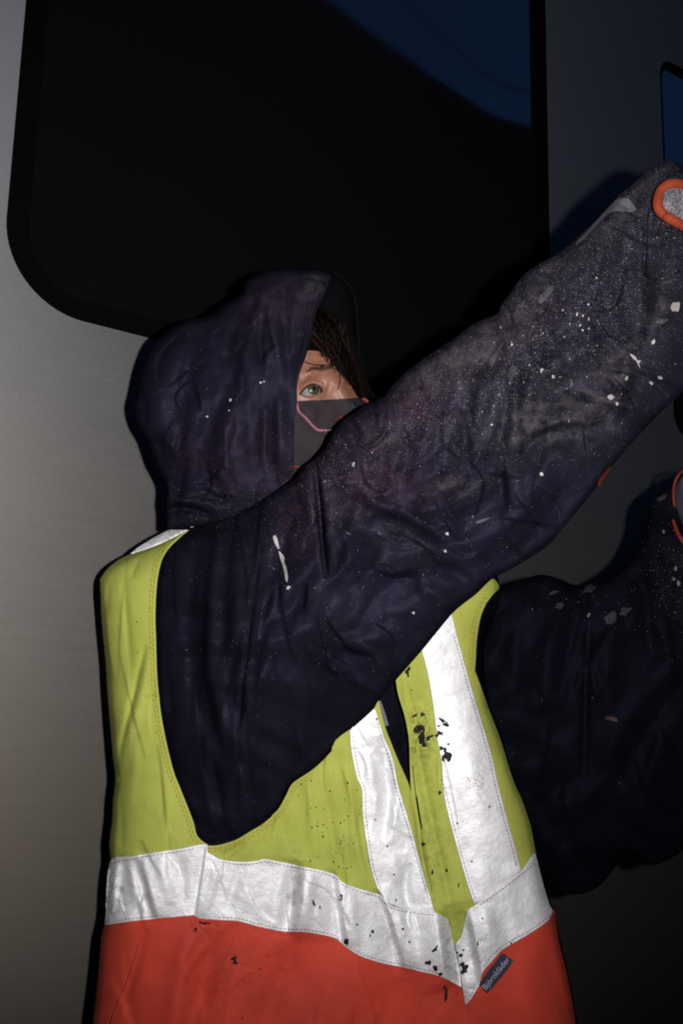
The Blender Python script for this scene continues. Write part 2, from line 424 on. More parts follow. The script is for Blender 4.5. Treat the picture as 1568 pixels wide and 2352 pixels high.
MAT = {}
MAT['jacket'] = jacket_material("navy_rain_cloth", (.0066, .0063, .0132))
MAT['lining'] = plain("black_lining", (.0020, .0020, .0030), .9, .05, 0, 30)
MAT['dark_sleeve'] = jacket_material("navy_rain_cloth_shaded", (.0017, .0018, .0040), True, False, .016)  # jacket cloth again, darkened to paint in shade on trunk and far sleeve
MAT['yellow'] = cloth_material("fluorescent_yellow_cloth", (.375, .415, .080), (.225, .245, .040), .05, .75, 30.0)
MAT['orange'] = cloth_material("fluorescent_orange_red_cloth", (.54, .048, .024), (.36, .044, .034), .03, .75, 30.0)
MAT['tape'] = tape_material()
MAT['white_paint'] = plain("dried_white_paint", (.36, .35, .35), .6, .4, 0, 30)
MAT['grey_paint'] = plain("thin_grey_paint", (.105, .105, .125), .7, .3, 0, 30, .4)
MAT['haze_paint'] = plain("thin_dust_smear", (.020, .020, .026), .8, .2, 0, 14, .5)
MAT['soot'] = plain("black_grime", (.012, .011, .010), .7, .2)
MAT['thread_dark'] = plain("grey_thread", (.16, .14, .14), .8, .2)
MAT['thread_olive'] = plain("brown_thread", (.30, .20, .03), .8, .2)
MAT['crease'] = plain("dark_seam_thread", (.006, .006, .010), .9, .1)  # thin dark lines along the seams
MAT['binding'] = plain("orange_rubber_binding", (.25, .042, .020), .8, .12, 0, 40, .6)
MAT['redtrim'] = plain("red_trim", (.15, .016, .010), .7)
MAT['mask'] = plain("plum_grey_mask_cloth", (.022, .0165, .0205), .8, .2, 0, 60, .35)
MAT['pink'] = plain("pink_print", (.25, .095, .145), .7, .2)
MAT['bluep'] = plain("blue_print", (.018, .026, .07), .7, .2)
MAT['label'] = plain("navy_label", (.030, .032, .066), .8, .2, 0, 60, .4)
MAT['letter'] = plain("grey_letters", (.34, .34, .42), .8, .2)
MAT['hair'] = plain("dark_brown_hair", (.0030, .0020, .0017), .8, .015, 0, 40, .5)
MAT['strand'] = plain("brown_hair_strands", (.017, .010, .007), .5, .12, 0, 40, .5)
MAT['rubber'] = plain("black_rubber", (.0012, .0012, .0014), .8, .05)
MAT['trouser'] = plain("dark_trouser_cloth", (.012, .012, .018), .8, .2, 0, 30)
MAT['boot'] = plain("black_boot_leather", (.012, .011, .010), .5, .4, 0, 30)
MAT['steel'] = steel_material()
MAT['under'] = plain("underframe_black", (.012, .012, .013), .7, .3, 0, 8, .4, True)
m = M("hand_glove", (.12, .12, .13), .7, .3); uv = m.uv()
c = m.mix(m.rng(m.noise(uv, 14, 5, .75), .38, .62), (.035, .035, .048), (.22, .215, .24)); sp, _ = m.dots(uv, 26, .4, .3, .1)
m.color(m.mix(m.math('MULTIPLY', sp, .7), c, (.34, .33, .35))); m.bump(m.noise(uv, 30, 3), .3, .001); MAT['glove'] = m.m
m = M("skin", (.5, .27, .19), .5, .4); uv = m.uv()
c = m.mix(m.rng(m.noise(uv, 6, 5, .6), .3, .7), (.165, .066, .044), (.245, .108, .074)); c = m.mix(m.rng(m.noise(uv, 70, 2, .7), .5, .8, 0, .25), c, (.40, .16, .11))
m.color(c); m.bump(m.noise(uv, 60, 3), .12, .0006); m.set("Subsurface Weight", .06); m.set("Subsurface Radius", (.01, .004, .002)); MAT['skin'] = m.m
MAT['lid'] = plain("eyelid_skin", (.17, .060, .045), .5, .3)
MAT['sclera'] = plain("eye_white", (.24, .215, .235), .25, .5, 0, 30, .06)
MAT['iris'] = plain("green_iris", (.040, .040, .024), .3, .25, 0, 140, .8)
MAT['pupil'] = plain("pupil", (.006, .006, .006), .15, .5)
m = M("window_glass", (.30, .36, .44), .02, .5, .985); MAT['glass'] = m.m
lo = m.noise(m.uv(1, 1, True), 1.4, 3, .5); m.color(m.mix(lo, (.22, .24, .29), (.28, .30, .35))); m.l(m.rng(m.noise(m.uv(1, 1, True), 3, 4), .3, .7, .03, .05), m.b.inputs["Roughness"])

# ------------------------------------------------------------------ ground and the dark bank opposite the train
def wall_frame():
    P0 = CAM + 1.62 * (Fw + (250 - 784) / FP * Rv)
    t = np.array([math.sin(YAW), math.cos(YAW), 0]); n = np.array([math.cos(YAW), -math.sin(YAW), 0])
    return P0, t, n
P0, TW, NW = wall_frame(); BASE = np.array([P0[0], P0[1], 0.0])
def WL(s, z, o=0.0):
    """point on the car side: s along, z up, o out towards the viewer"""
    s = np.asarray(s, float); z = np.asarray(z, float); o = np.asarray(o, float) + 0 * s - .28 * np.maximum(0, 1.80 - z) ** 2
    return BASE + s[..., None] * TW + o[..., None] * NW + z[..., None] * np.array([0, 0, 1.0])

m = M("ballast", (.05, .048, .045), .9, .2); co = m.uv(1, 1, True)
q = m.n("ShaderNodeTexVoronoi"); q.inputs["Scale"].default_value = 22; m.l(co, q.inputs["Vector"])
m.color(m.mix(m.rng(m.noise(co, 3, 5), .3, .7), (.025, .024, .022), (.075, .07, .066))); m.bump(q.outputs["Distance"], .9, .03)
g = G(); S = 150.0
g.add([(-S, -S, 0), (S, -S, 0), (S, S, 0), (-S, S, 0)], [(0, 1, 2, 3)])
tag(g.build("ground", m.m, flat=True), kind="structure")

ridge = [(-2600, -60), (-1200, -40), (-300, -40), (200, -60), (520, -90), (690, -50), (784, 18), (859, 74), (934, 124), (994, 170), (1064, 215), (1109, 245), (1154, 268), (1209, 284), (1320, 330), (1600, 470), (2300, 760)]
pts = smooth(ridge, 25, False); top = W(pts[:, 0], pts[:, 1], np.full(len(pts), 14.0))
def mirror(p): return p - 2 * ((p - BASE) @ NW)[:, None] * NW
top = mirror(top); top[:, 2] = np.maximum(top[:, 2], .8)
back = np.array([.25, -.97, 0]) if False else None
ctr = np.array([0, 0, 0]); away = top[:, :2] / np.linalg.norm(top[:, :2], axis=1)[:, None]; away = np.concatenate([away, np.zeros((len(top), 1))], 1)
g = G(); k = len(top); foot = top.copy(); foot[:, 2] = -.05; foot -= away * 1.2; crest = top + away * 2.5; bk = crest + away * 5; bk[:, 2] = -.05
g.add(np.concatenate([foot, top, crest, bk]), [(r * k + i, r * k + i + 1, (r + 1) * k + i + 1, (r + 1) * k + i) for r in range(3) for i in range(k - 1)])
tag(g.build("hill", plain("dark_bank", (.012, .012, .011), .95, .1, 0, 1.5, .5, True)), kind="structure")
wp = smooth([(820, -120), (1040, 22), (1130, 95), (1200, 152), (1290, 205), (1364, 240), (1420, 262), (1480, 268), (1560, 300)], 20, False)
wp = smooth([(700, -260), (930, 0), (1010, 72), (1064, 120), (1109, 160), (1154, 190), (1209, 206), (1300, 240), (1500, 330)], 20, False)
g = G(); tube(g, mirror(W(wp[:, 0], wp[:, 1], np.full(len(wp), 11.5))), .010, 0, 5)
tag(g.build("overhead_wire", MAT['rubber']), "thin black overhead wire across the dusk sky, mirrored in the large train window", "wire")

# ------------------------------------------------------------------ the train carriage
train = bpy.data.objects.new("train_carriage", None); scn.collection.objects.link(train); train.location = Vector(WL(.4, 0, -1.4))
tag(train, "brushed steel train carriage with black rounded windows behind the person", "train")
def rrect(s0, s1, z0, z1, r, n=14):
    o = []
    for cx, cz, a0 in ((s1 - r, z1 - r, 0), (s0 + r, z1 - r, 90), (s0 + r, z0 + r, 180), (s1 - r, z0 + r, 270)):
        for i in range(n + 1):
            a = rad(a0 + 90 * i / n); o.append((cx + r * math.cos(a), cz + r * math.sin(a)))
    return np.array(o)
WIN1 = (-.183, .916, 1.853, 2.93, .125); WIN2 = (1.284, 2.02, 1.93, 2.845, .055); WIN3 = (-2.6, -1.0, 1.853, 2.93, .125); WIN4 = (2.35, 3.75, 1.853, 2.93, .125)
wins = [WIN1, WIN2, WIN3, WIN4]
side = smooth([(-4.2, .55, 1), (5.8, .55, 1), (5.8, 3.25, 1), (-4.2, 3.25, 1)], .1)
holes = tuple(rrect(*a) for a in wins)
v, f = cdt(side, .09, holes, 0)
g = G(); g.add(WL(v[:, 0], v[:, 1]), f)
for hp in holes:                                                        # the turned-in edge of each opening
    k = len(hp); g.add(np.concatenate([WL(hp[:, 0], hp[:, 1]), WL(hp[:, 0], hp[:, 1], -.03)]), [(i, (i + 1) % k, k + (i + 1) % k, k + i) for i in range(k)])
prof = [(0, 3.25), (-.06, 3.45), (-.22, 3.65), (-.55, 3.82), (-1.4, 3.9), (-2.25, 3.82), (-2.58, 3.65), (-2.74, 3.45), (-2.8, 3.25), (-2.8, .55)]
g.build("side_panel", MAT['steel'], train)
g = G(); pv = []
for s in (-4.2, 5.8): pv += [WL(np.array(s), np.array(z), o) for o, z in prof]
k = len(prof); g.add(np.array(pv), [(i, i + 1, k + i + 1, k + i) for i in range(k - 1)] + [tuple(range(k))[::-1] + (2 * k,), ] if False else [(i, i + 1, k + i + 1, k + i) for i in range(k - 1)])
for s in (-4.2, 5.8): g.add(np.array([WL(np.array(s), np.array(z), o) for o, z in prof] + [WL(np.array(s), np.array(.55), 0.0)]), [tuple(range(k + 1))])
g.build("roof", MAT['steel'], train)
g = G(); box(g, (-4.2, .0, .40), (5.8, 2.8, .55), 0, lambda c: WL(c[:, 0], c[:, 2], -c[:, 1]))
box(g, (-3.9, .25, .16), (-2.2, 2.55, .42), 0, lambda c: WL(c[:, 0], c[:, 2], -c[:, 1])); box(g, (3.2, .25, .16), (5.2, 2.55, .42), 0, lambda c: WL(c[:, 0], c[:, 2], -c[:, 1]))
g.build("underframe", MAT['under'], train, flat=True)
for i, (a, gw) in enumerate(zip(wins, (.036, .016, .036, .036))):
    s0, s1, z0, z1, r = a; e = .0; o_ = rrect(s0 + e, s1 - e, z0 + e, z1 - e, r); q_ = rrect(s0 + gw, s1 - gw, z0 + gw, z1 - gw, max(.02, r - gw)); k = len(o_)
    g = G(); ring = [(i2, (i2 + 1) % k, k + (i2 + 1) % k, k + i2) for i2 in range(k)]
    g.add(np.concatenate([WL(o_[:, 0], o_[:, 1], -.004), WL(q_[:, 0], q_[:, 1], -.007)]), ring); g.add(np.concatenate([WL(q_[:, 0], q_[:, 1], -.007), WL(q_[:, 0], q_[:, 1], -.025)]), ring)
    wn = g.build("window", MAT['rubber'], train, flat=True)
    g = G(); g.add(WL(q_[:, 0], q_[:, 1], -.012), [tuple(range(k))]); g.build("pane", MAT['glass'], wn, flat=True)

# ------------------------------------------------------------------ the person: outlines traced in picture units, set at their own depths
D0 = 1.50
VEST_L = [(452, 1202, 1), (427, 1214), (377, 1241), (357, 1248), (299, 1271), (267, 1288), (244, 1308), (229, 1330, 1), (232, 1418), (242, 1523), (246, 1588), (252, 1663), (259, 1743), (264, 1788),
          (259, 1838), (257, 1882), (250, 1940), (253, 1977), (247, 2075), (239, 2125), (232, 2155), (224, 2250), (213, 2352), (204, 2450), (200, 2570, 1)]
VEST_R = [(1352, 2570, 1), (1340, 2450), (1323, 2352), (1314, 2295), (1301, 2230), (1284, 2160), (1270, 2090), (1259, 2065), (1244, 2015), (1230, 1950), (1219, 1895), (1199, 1835), (1184, 1803),
          (1169, 1759), (1149, 1694), (1124, 1629), (1104, 1574), (1091, 1541, 1)]
ARM_R = [(1093, 1519), (1096, 1469), (1104, 1419), (1116, 1389), (1134, 1364), (1151, 1349, 1)]
ARMHOLE = [(452, 1202, 1), (417, 1228), (387, 1258), (372, 1283), (363, 1318), (358, 1363), (356, 1418), (358, 1478), (360, 1548), (364, 1598), (371, 1653), (382, 1708), (397, 1768), (414, 1813),
           (432, 1858), (444, 1890), (452, 1920), (467, 1935), (480, 1943), (507, 1941), (542, 1930), (572, 1912), (607, 1890), (637, 1862), (657, 1827), (672, 1800), (722, 1765), (762, 1725)]
TORSO = smooth([(470, 1190), (380, 1235), (267, 1288), (229, 1330), (231, 1418), (241, 1523), (245, 1588), (251, 1663), (258, 1743), (262, 1788), (257, 1838), (255, 1882), (249, 1940), (251, 1977), (245, 2075), (237, 2125), (230, 2155), (222, 2250), (211, 2352), (203, 2450), (201, 2600), (260, 2640),
                (780, 2660), (1290, 2640), (1354, 2600), (1341, 2450), (1325, 2352), (1316, 2295), (1303, 2230), (1286, 2160), (1272, 2090), (1261, 2065), (1247, 2015), (1233, 1950), (1222, 1895), (1202, 1835), (1187, 1803), (1172, 1759), (1152, 1694), (1127, 1629), (1118, 1590), (1112, 1480), (1150, 1360), (1100, 1260), (950, 1190), (700, 1160)], 14)
INF_T = Inflate(TORSO, 9)
VF = [  # creases of the waistcoat
    ([(334, 1480), (307, 1598), (282, 1698), (268, 1778)], 7, -3.4, 'g'), ([(345, 1480), (322, 1598), (297, 1698)], 14, 2.6),
    ([(287, 1300), (286, 1360), (293, 1448), (300, 1540)], 8, -1.6), ([(250, 1345), (243, 1395), (240, 1450)], 7, -1.6), ([(320, 1280), (300, 1330)], 7, -1.2),
    ([(330, 1610), (355, 1602), (370, 1610)], 6, -1.2), ([(300, 1850), (308, 1760), (312, 1700)], 12, 1.4), ([(270, 1800), (280, 1900), (275, 1975)], 9, -1.5),
    ([(700, 1790), (716, 1870), (722, 1975)], 13, 2.2), ([(742, 1775), (756, 1860), (770, 1990)], 11, -2.0), ([(790, 1710), (800, 1800), (818, 1930), (840, 2030)], 13, 2.4),
    ([(650, 1840), (600, 1910), (560, 1965)], 14, 1.8), ([(560, 1935), (530, 1960), (505, 1968)], 9, -2.4), ([(860, 2040), (836, 1960), (820, 1860)], 8, -1.8),
    # horizontal tape
    ([(318, 1968), (330, 2020), (344, 2070), (360, 2116)], 9, 12, 'p'), ([(296, 1975), (306, 2030), (318, 2090)], 10, 3.0), ([(280, 1970), (270, 2030), (262, 2100)], 9, -7, 'p'), ([(366, 1965), (378, 2020), (394, 2080)], 13, 2.6),
    ([(404, 1958), (420, 2020), (424, 2080)], 11, -1.8), ([(690, 1975), (682, 2060), (670, 2156)], 13, 17, 'p'), ([(650, 1985), (640, 2060), (628, 2140)], 18, 3.5), ([(716, 1990), (706, 2060), (700, 2140)], 14, 3.0),
    ([(768, 1995), (776, 2060), (792, 2175)], 7, 9, 'p'), ([(800, 2025), (806, 2080), (816, 2180)], 14, 2.6), ([(866, 2040), (890, 2100), (908, 2160), (930, 2236)], 7, 11, 'p'), ([(905, 2078), (926, 2130), (948, 2225)], 15, 3.4),
    ([(500, 1972), (486, 2040), (466, 2108)], 12, 2.4), ([(560, 1978), (540, 2030), (520, 2100)], 13, -2.2), ([(1012, 2080), (1024, 2160), (1040, 2276)], 16, -19, 'p'), ([(940, 2085), (934, 2110), (942, 2140)], 7, -4),
    ([(1070, 2090), (1082, 2150), (1096, 2220), (1102, 2272)], 10, 15, 'p'), ([(1110, 2080), (1124, 2140), (1140, 2190)], 20, 3.0), ([(1180, 2010), (1200, 2080), (1210, 2140)], 26, -2.0), ([(1238, 1965), (1250, 2030), (1262, 2085)], 12, -7.0),
    ([(448, 2106), (460, 2030), (474, 1938)], 5, 3.0, 's'),
    # upright tapes and front
    ([(888, 1690), (896, 1780), (902, 1850), (884, 1940)], 12, 8, 'p'), ([(846, 1720), (856, 1800), (860, 1880)], 16, 2.6), ([(936, 1985), (930, 2040), (938, 2085)], 10, -4.0), ([(900, 1960), (912, 2030)], 14, 2.0),
    ([(955, 1600), (960, 1720), (985, 1860), (1030, 2060), (1046, 2150)], 10, -3.0), ([(1090, 1960), (1140, 1985), (1180, 1980)], 20, -1.6), ([(1060, 1640), (1090, 1800), (1120, 1940)], 30, 2.4),
    ([(944, 1815), (958, 1880), (968, 1960), (990, 2060)], 7, -4.0), ([(1046, 2180), (1056, 2260), (1070, 2352)], 9, -3.0),
    # lower cloth
    ([(440, 2120), (420, 2230), (398, 2352), (392, 2480)], 26, 5.0), ([(490, 2140), (478, 2230), (440, 2352), (430, 2500)], 24, -4.0), ([(600, 2150), (560, 2250), (520, 2380), (510, 2500)], 34, 3.6),
    ([(680, 2160), (640, 2260), (590, 2400)], 26, -4.2), ([(790, 2185), (740, 2290), (700, 2420)], 36, 3.6), ([(920, 2240), (880, 2330), (860, 2450)], 30, -3.6), ([(330, 2150), (300, 2260), (255, 2352)], 10, -2.4),
    ([(1190, 2190), (1210, 2280), (1236, 2400)], 30, 3.4), ([(1120, 2290), (1140, 2360), (1160, 2480)], 26, -3.0), ([(1250, 2160), (1270, 2250), (1290, 2352)], 18, -2.0)]
VF += creases([(240, 1330), (350, 1330), (440, 1920), (255, 1960)], 9, 14, 1.5, .14, (90, 260), (3, 5.5), (.7, 1.6), .08)
VF += creases([(560, 1950), (800, 1690), (860, 2040)], 9, 15, 1.45, .16, (80, 220), (3.5, 6), (.8, 1.8), .08)
VF += creases([(920, 1500), (980, 1500), (1080, 2060), (1030, 2150), (950, 1800)], 8, 16, 1.40, .1, (80, 240), (3, 6), (.8, 1.8), .06)
VF += creases([(220, 2150), (1000, 2270), (1300, 2250), (1340, 2500), (210, 2500)], 26, 17, 1.85, .28, (110, 300), (5, 12), (1.2, 3.0), .12)
VF += creases([(250, 1980), (460, 1950), (460, 2100), (245, 2120)], 8, 18, 1.35, .3, (50, 120), (3, 5), (.9, 2.2), .12)
VF += creases([(480, 1970), (1040, 2110), (1050, 2240), (480, 2100)], 14, 19, 1.35, .3, (50, 130), (3, 5), (.9, 2.4), .12)
VF += creases([(810, 1700), (880, 1700), (980, 2060), (880, 2050)], 10, 20, 1.3, .3, (60, 160), (4, 7), (.9, 2.2), .12)
def bulge(x, y): return .80 * 230 * np.tanh(INF_T.h(x, y) / 230) * D0 / FP      # the cloth hangs flat in front, turns at the sides
def vest_d(x, y):
    return D0 - bulge(x, y) - 1.9 * folds(x, y, VF) - wrinkles(x, y, 3, 150, .0014, .15, .8) - wrinkles(x, y, 4, 50, .0003, .1, .9) + .010 * np.exp(-((x - 940) / 60) ** 2) * np.clip((y - 1500) / 300, 0, 1)
def torso_d(x, y): return D0 + .046 - bulge(x, y) - wrinkles(x, y, 9, 70, .002, .2, .8) - folds(x, y, [([(920, 1560), (930, 1700), (942, 1820)], 8, 4.0)])
def torso_back(x, y): return D0 + .34 * INF_T.h(x, y) * D0 / FP

PL = Vector(W(760, 2500, 1.52)); ROOT = np.array([PL.x, PL.y, 0.0])

# --- body (one continuous mesh): skeleton-grown limbs and torso, head with face
HEAD = smooth([(560, 690), (660, 680), (740, 715), (790, 780), (815, 850), (828, 905), (852, 950), (846, 985), (826, 1012), (828, 1060), (790, 1112), (700, 1150), (560, 1120), (450, 1000), (440, 850), (480, 740)], 8)
INF_H = Inflate(HEAD, 5); DH = 1.455
FF = [([(772, 860), (785, 895), (812, 945), (835, 975)], 15, 9), ([(694, 862), (735, 850), (772, 862)], 12, 4.5), ([(690, 893), (716, 884), (744, 892)], 15, -6.5), ([(757, 880), (752, 905), (745, 925)], 9, -3.5),
      ([(686, 898), (697, 880), (716, 872), (736, 880), (746, 896)], 4.5, -1.6), ([(690, 908), (705, 914), (728, 912), (744, 902)], 4.5, 1.2), ([(688, 918), (712, 926), (742, 920)], 5, -1.0), ([(690, 948), (730, 950)], 24, 5)]
def face_d(x, y): return DH - .80 * INF_H.h(x, y) * DH / FP - folds(x, y, FF)
def head_back(x, y): return DH + .75 * INF_H.h(x, y) * DH / FP
EYE = smooth([(690, 906, 1), (698, 897), (708, 888), (719, 884), (730, 888), (738, 895), (742, 900, 1), (734, 905), (722, 908), (708, 909), (698, 909)], 3)
g = G(); sheet(g, HEAD, face_d, 4.0, 0, True, (EYE,), 0, 1.5); sheet(g, HEAD, head_back, 9, 0, False)
ec = W(712.5, 897.5, float(face_d(np.array([716.]), np.array([884.]))[0]) + .0105); er = .0128
gaze = W(721.5, 891.5, float(face_d(np.array([716.]), np.array([884.]))[0]) - .001) - ec; gaze /= np.linalg.norm(gaze)
a1 = np.cross(gaze, [0, 0, 1.0]); a1 /= np.linalg.norm(a1); a2 = np.cross(a1, gaze); ev, ef, em = [ec + er * gaze], [], []
th = [0.0] + [rad(v_) for v_ in (6, 10, 12, 18, 24, 30, 35, 39, 45, 60, 80, 100, 130, 165)]; nn = 28
for i in range(1, len(th)):
    for j in range(nn):
        p_ = 2 * math.pi * j / nn; ev.append(ec + er * (math.cos(th[i]) * gaze + math.sin(th[i]) * (math.cos(p_) * a1 + math.sin(p_) * a2)))
for j in range(nn): ef.append((0, 1 + j, 1 + (j + 1) % nn)); em.append(3)
for i in range(1, len(th) - 1):
    for j in range(nn):
        b0 = 1 + (i - 1) * nn; ef.append((b0 + j, b0 + nn + j, b0 + nn + (j + 1) % nn, b0 + (j + 1) % nn)); em.append(3 if th[i] < rad(11.5) else 2 if th[i] < rad(38) else 1)
n0 = g.n; g.add(ev, ef, 1); g.m[-len(em):] = em
strip(g, [(687, 906), (697, 895), (708, 885.5), (720, 881.5), (731, 886), (740, 895)], 3.8, face_d, 5, .0012)
strip(g, [(690, 907), (704, 911), (722, 910), (741, 901)], 2.4, face_d, 4, .0008)
def B(x, y, d): return W(float(x), float(y), float(d))
sk = {'pelvis': (B(770, 2560, 1.58), .045), 'belly': (B(740, 2200, 1.55), .060), 'chest': (B(720, 1680, 1.55), .052), 'neck0': (B(640, 1330, 1.47), .065), 'neck': (B(620, 1180, 1.46), .055), 'skull': (B(600, 980, 1.46), .06),
      'shr': (B(640, 1420, 1.44), .05), 'elr': (B(1120, 1030, 1.29), .038), 'wrr': (B(1560, 650, 1.255), .028), 'shl': (B(950, 1540, 1.55), .030), 'ell': (B(1560, 1600, 1.63), .026), 'wrl': (B(1660, 1260, 1.615), .02),
      'uparm': (B(1190, 1610, 1.64), .020), 'hipr': (B(650, 2730, 1.55), .055), 'hipl': (B(930, 2730, 1.56), .055)}
gz = lambda p, z: np.array([p[0], p[1], z])
hr, hl = sk['hipr'][0], sk['hipl'][0]
sk['kneer'] = (gz(hr + [.0, .02, 0], .46), .06); sk['ankr'] = (gz(hr + [-.01, .05, 0], .09), .042); sk['toer'] = (gz(hr + [.13, -.02, 0], .05), .035)
sk['kneel'] = (gz(hl + [.05, .03, 0], .46), .06); sk['ankl'] = (gz(hl + [.05, .07, 0], .09), .042); sk['toel'] = (gz(hl + [.19, .0, 0], .05), .035)
ed = [('pelvis', 'belly'), ('belly', 'chest'), ('chest', 'neck0'), ('neck0', 'neck'), ('neck', 'skull'), ('chest', 'shr'), ('shr', 'elr'), ('elr', 'wrr'), ('chest', 'shl'), ('shl', 'uparm'), ('uparm', 'ell'), ('ell', 'wrl'),
      ('pelvis', 'hipr'), ('pelvis', 'hipl'), ('hipr', 'kneer'), ('kneer', 'ankr'), ('ankr', 'toer'), ('hipl', 'kneel'), ('kneel', 'ankl'), ('ankl', 'toel')]
bv, bf = skinned(sk, ed); g.add(bv, bf, 0)
for arr in g.v: arr -= ROOT
person = g.build("person", [MAT['skin'], MAT['sclera'], MAT['iris'], MAT['pupil'], MAT['lid'], plain('lash_line', (.022, .011, .009), .6, .1)])
person.location = Vector(ROOT)
tag(person, "person in paint-spattered dark hooded jacket, safety vest and face mask, both arms raised", "person")

# --- trousers and boots (below the picture)
for nm, lo_ in (("trousers", None),):
    s2 = {'w': (B(770, 2560, 1.53), .15), 'hr': (hr, .125), 'kr': (sk['kneer'][0], .088), 'ar': (gz(sk['ankr'][0], .12), .082), 'hl': (hl, .125), 'kl': (sk['kneel'][0], .088), 'al': (gz(sk['ankl'][0], .12), .082)}
    v_, f_ = skinned(s2, [('w', 'hr'), ('hr', 'kr'), ('kr', 'ar'), ('w', 'hl'), ('hl', 'kl'), ('kl', 'al')]); g = G(); g.add(v_, f_); g.build(nm, MAT['trouser'], person)
for a_, t_ in (('ankr', 'toer'), ('ankl', 'toel')):
    A_, T_ = sk[a_][0], sk[t_][0]
    v_, f_ = skinned({'a': (gz(A_, .16), .062), 'h': (gz(A_, .06), .058), 'm': (gz((A_ + T_) / 2, .055), .052), 't': (gz(T_ + (T_ - A_) * .2, .045), .044)}, [('a', 'h'), ('h', 'm'), ('m', 't')])
    v_[:, 2] = np.maximum(v_[:, 2], .004); g = G(); g.add(v_, f_); g.build("boot", MAT['boot'], person)

# --- mask
MASK = smooth([(673, 924, 1), (682, 921), (750, 918), (800, 915), (823, 913), (840, 916, 1), (856, 934), (866, 962), (852, 1002), (836, 1062), (792, 1116), (704, 1146), (660, 1112, 1), (664, 1080), (667, 1040), (668, 990), (671, 955)], 6)
def mask_d(x, y): return face_d(x, np.maximum(y, 800)) - .0065 - folds(x, y, [([(690, 950), (724, 988), (770, 990)], 8, 2.0), ([(700, 1040), (740, 1030), (800, 1040)], 20, 3.0)]) - wrinkles(x, y, 31, 60, .0006)
g = G(); sheet(g, MASK, mask_d, 5)
strip(g, [(681, 921), (684, 938), (687, 947, 1), (703, 961), (713, 972), (722, 981), (731, 988, 1), (753, 988)], 5.0, mask_d, 1, .0012)
decal(g, blob(760, 988, 4, 2.6, 0, 5), mask_d, 2, .0014, 2); strip(g, [(674, 1073), (689, 1073)], 4.5, mask_d, 3, .0012); decal(g, [(693, 1073), (698, 1066), (708, 1061), (709, 1064), (702, 1072), (696, 1076)], mask_d, 2, .0014, 3)
strip(g, [(809, 923), (813, 933), (822, 938)], 5, mask_d, 4, .0012); strip(g, [(781, 961), (792, 957)], 8, mask_d, 3, .0012); strip(g, [(834, 914), (840, 918), (847, 926)], 5, mask_d, 5, .0016)
for i in range(60): decal(g, blob(762 + rng.normal(0, 12), 943 + rng.normal(0, 7), 1.3, 1.0, 0, i, 6), mask_d, 6, .0010, 2)
g.build("face_mask", [MAT['mask'], MAT['pink'], MAT['white_paint'], MAT['redtrim'], MAT['bluep'], MAT['binding'], plain('dull_red_print', (.050, .020, .020))], person, .002)

# --- hair, brow and lashes
HAIR = smooth([(688, 806, 1), (707, 805), (728, 806), (748, 816), (766, 834), (782, 852), (798, 872), (812, 896), (824, 913), (842, 912), (848, 896), (838, 860), (822, 810), (796, 750), (760, 712), (712, 694), (680, 740)], 6)
def hair_d(x, y): return face_d(x, y) - .005 - .0012 * np.sin((x * .62 - y * .55) * .37)
g = G(); sheet(g, HAIR, hair_d, 4)
def strandpx(p, r, lift=.008, mi=1):
    q = smooth(p, 5, False); d = face_d(q[:, 0], q[:, 1]) - lift; tube(g, W(q[:, 0], q[:, 1], d), np.linspace(r, r * .45, len(q)), mi, 4)
rr = random.Random(3)
for i in range(120):
    x0 = rr.uniform(690, 800); y0 = 700 + (x0 - 690) * .35 + rr.uniform(0, 60); t_ = rr.uniform(.0, 1)
    x2 = 735 + 95 * t_ + rr.gauss(0, 4); y2 = 812 + 95 * t_ ** 1.1 + rr.gauss(0, 4); strandpx([(x0, y0), ((x0 + x2) / 2 + rr.uniform(-2, 10), (y0 + y2) / 2 - rr.uniform(0, 8)), (x2, y2)], rr.uniform(.0003, .0006), rr.uniform(.006, .011), 1 if rr.random() < .4 else 0)
for p in ([(700, 831), (722, 837), (748, 838), (769, 838)], [(760, 820), (775, 842), (781, 862), (779, 882), (774, 896)], [(766, 834), (786, 858), (804, 886)], [(770, 830), (792, 852), (812, 884), (826, 905)], [(745, 812), (765, 824), (785, 846)]):
    strandpx(p, .00075, .004, 0)
for i in range(130):                                                     # brow
    t_ = rr.random(); x0 = 702 + 66 * t_; y0 = 853 - 9 * math.sin(t_ * 2.6) + rr.gauss(0, 3.4); strandpx([(x0, y0), (x0 + 5, y0 - 2.5 + 2 * t_), (x0 + 10, y0 - 2 + 3 * t_)], .00022, .0012, 1)
for i in range(16):                                                      # upper lashes
    t_ = i / 15; x0 = 696 + 44 * t_; y0 = 893 - 15 * math.sin(.5 + t_ * 2.3); strandpx([(x0, y0), (x0 + 2 * (t_ - .4), y0 - 4), (x0 + 8 * (t_ - .4), y0 - 9)], .00022, .0022, 0)
g.build("hair", [MAT['hair'], MAT['strand']], person)

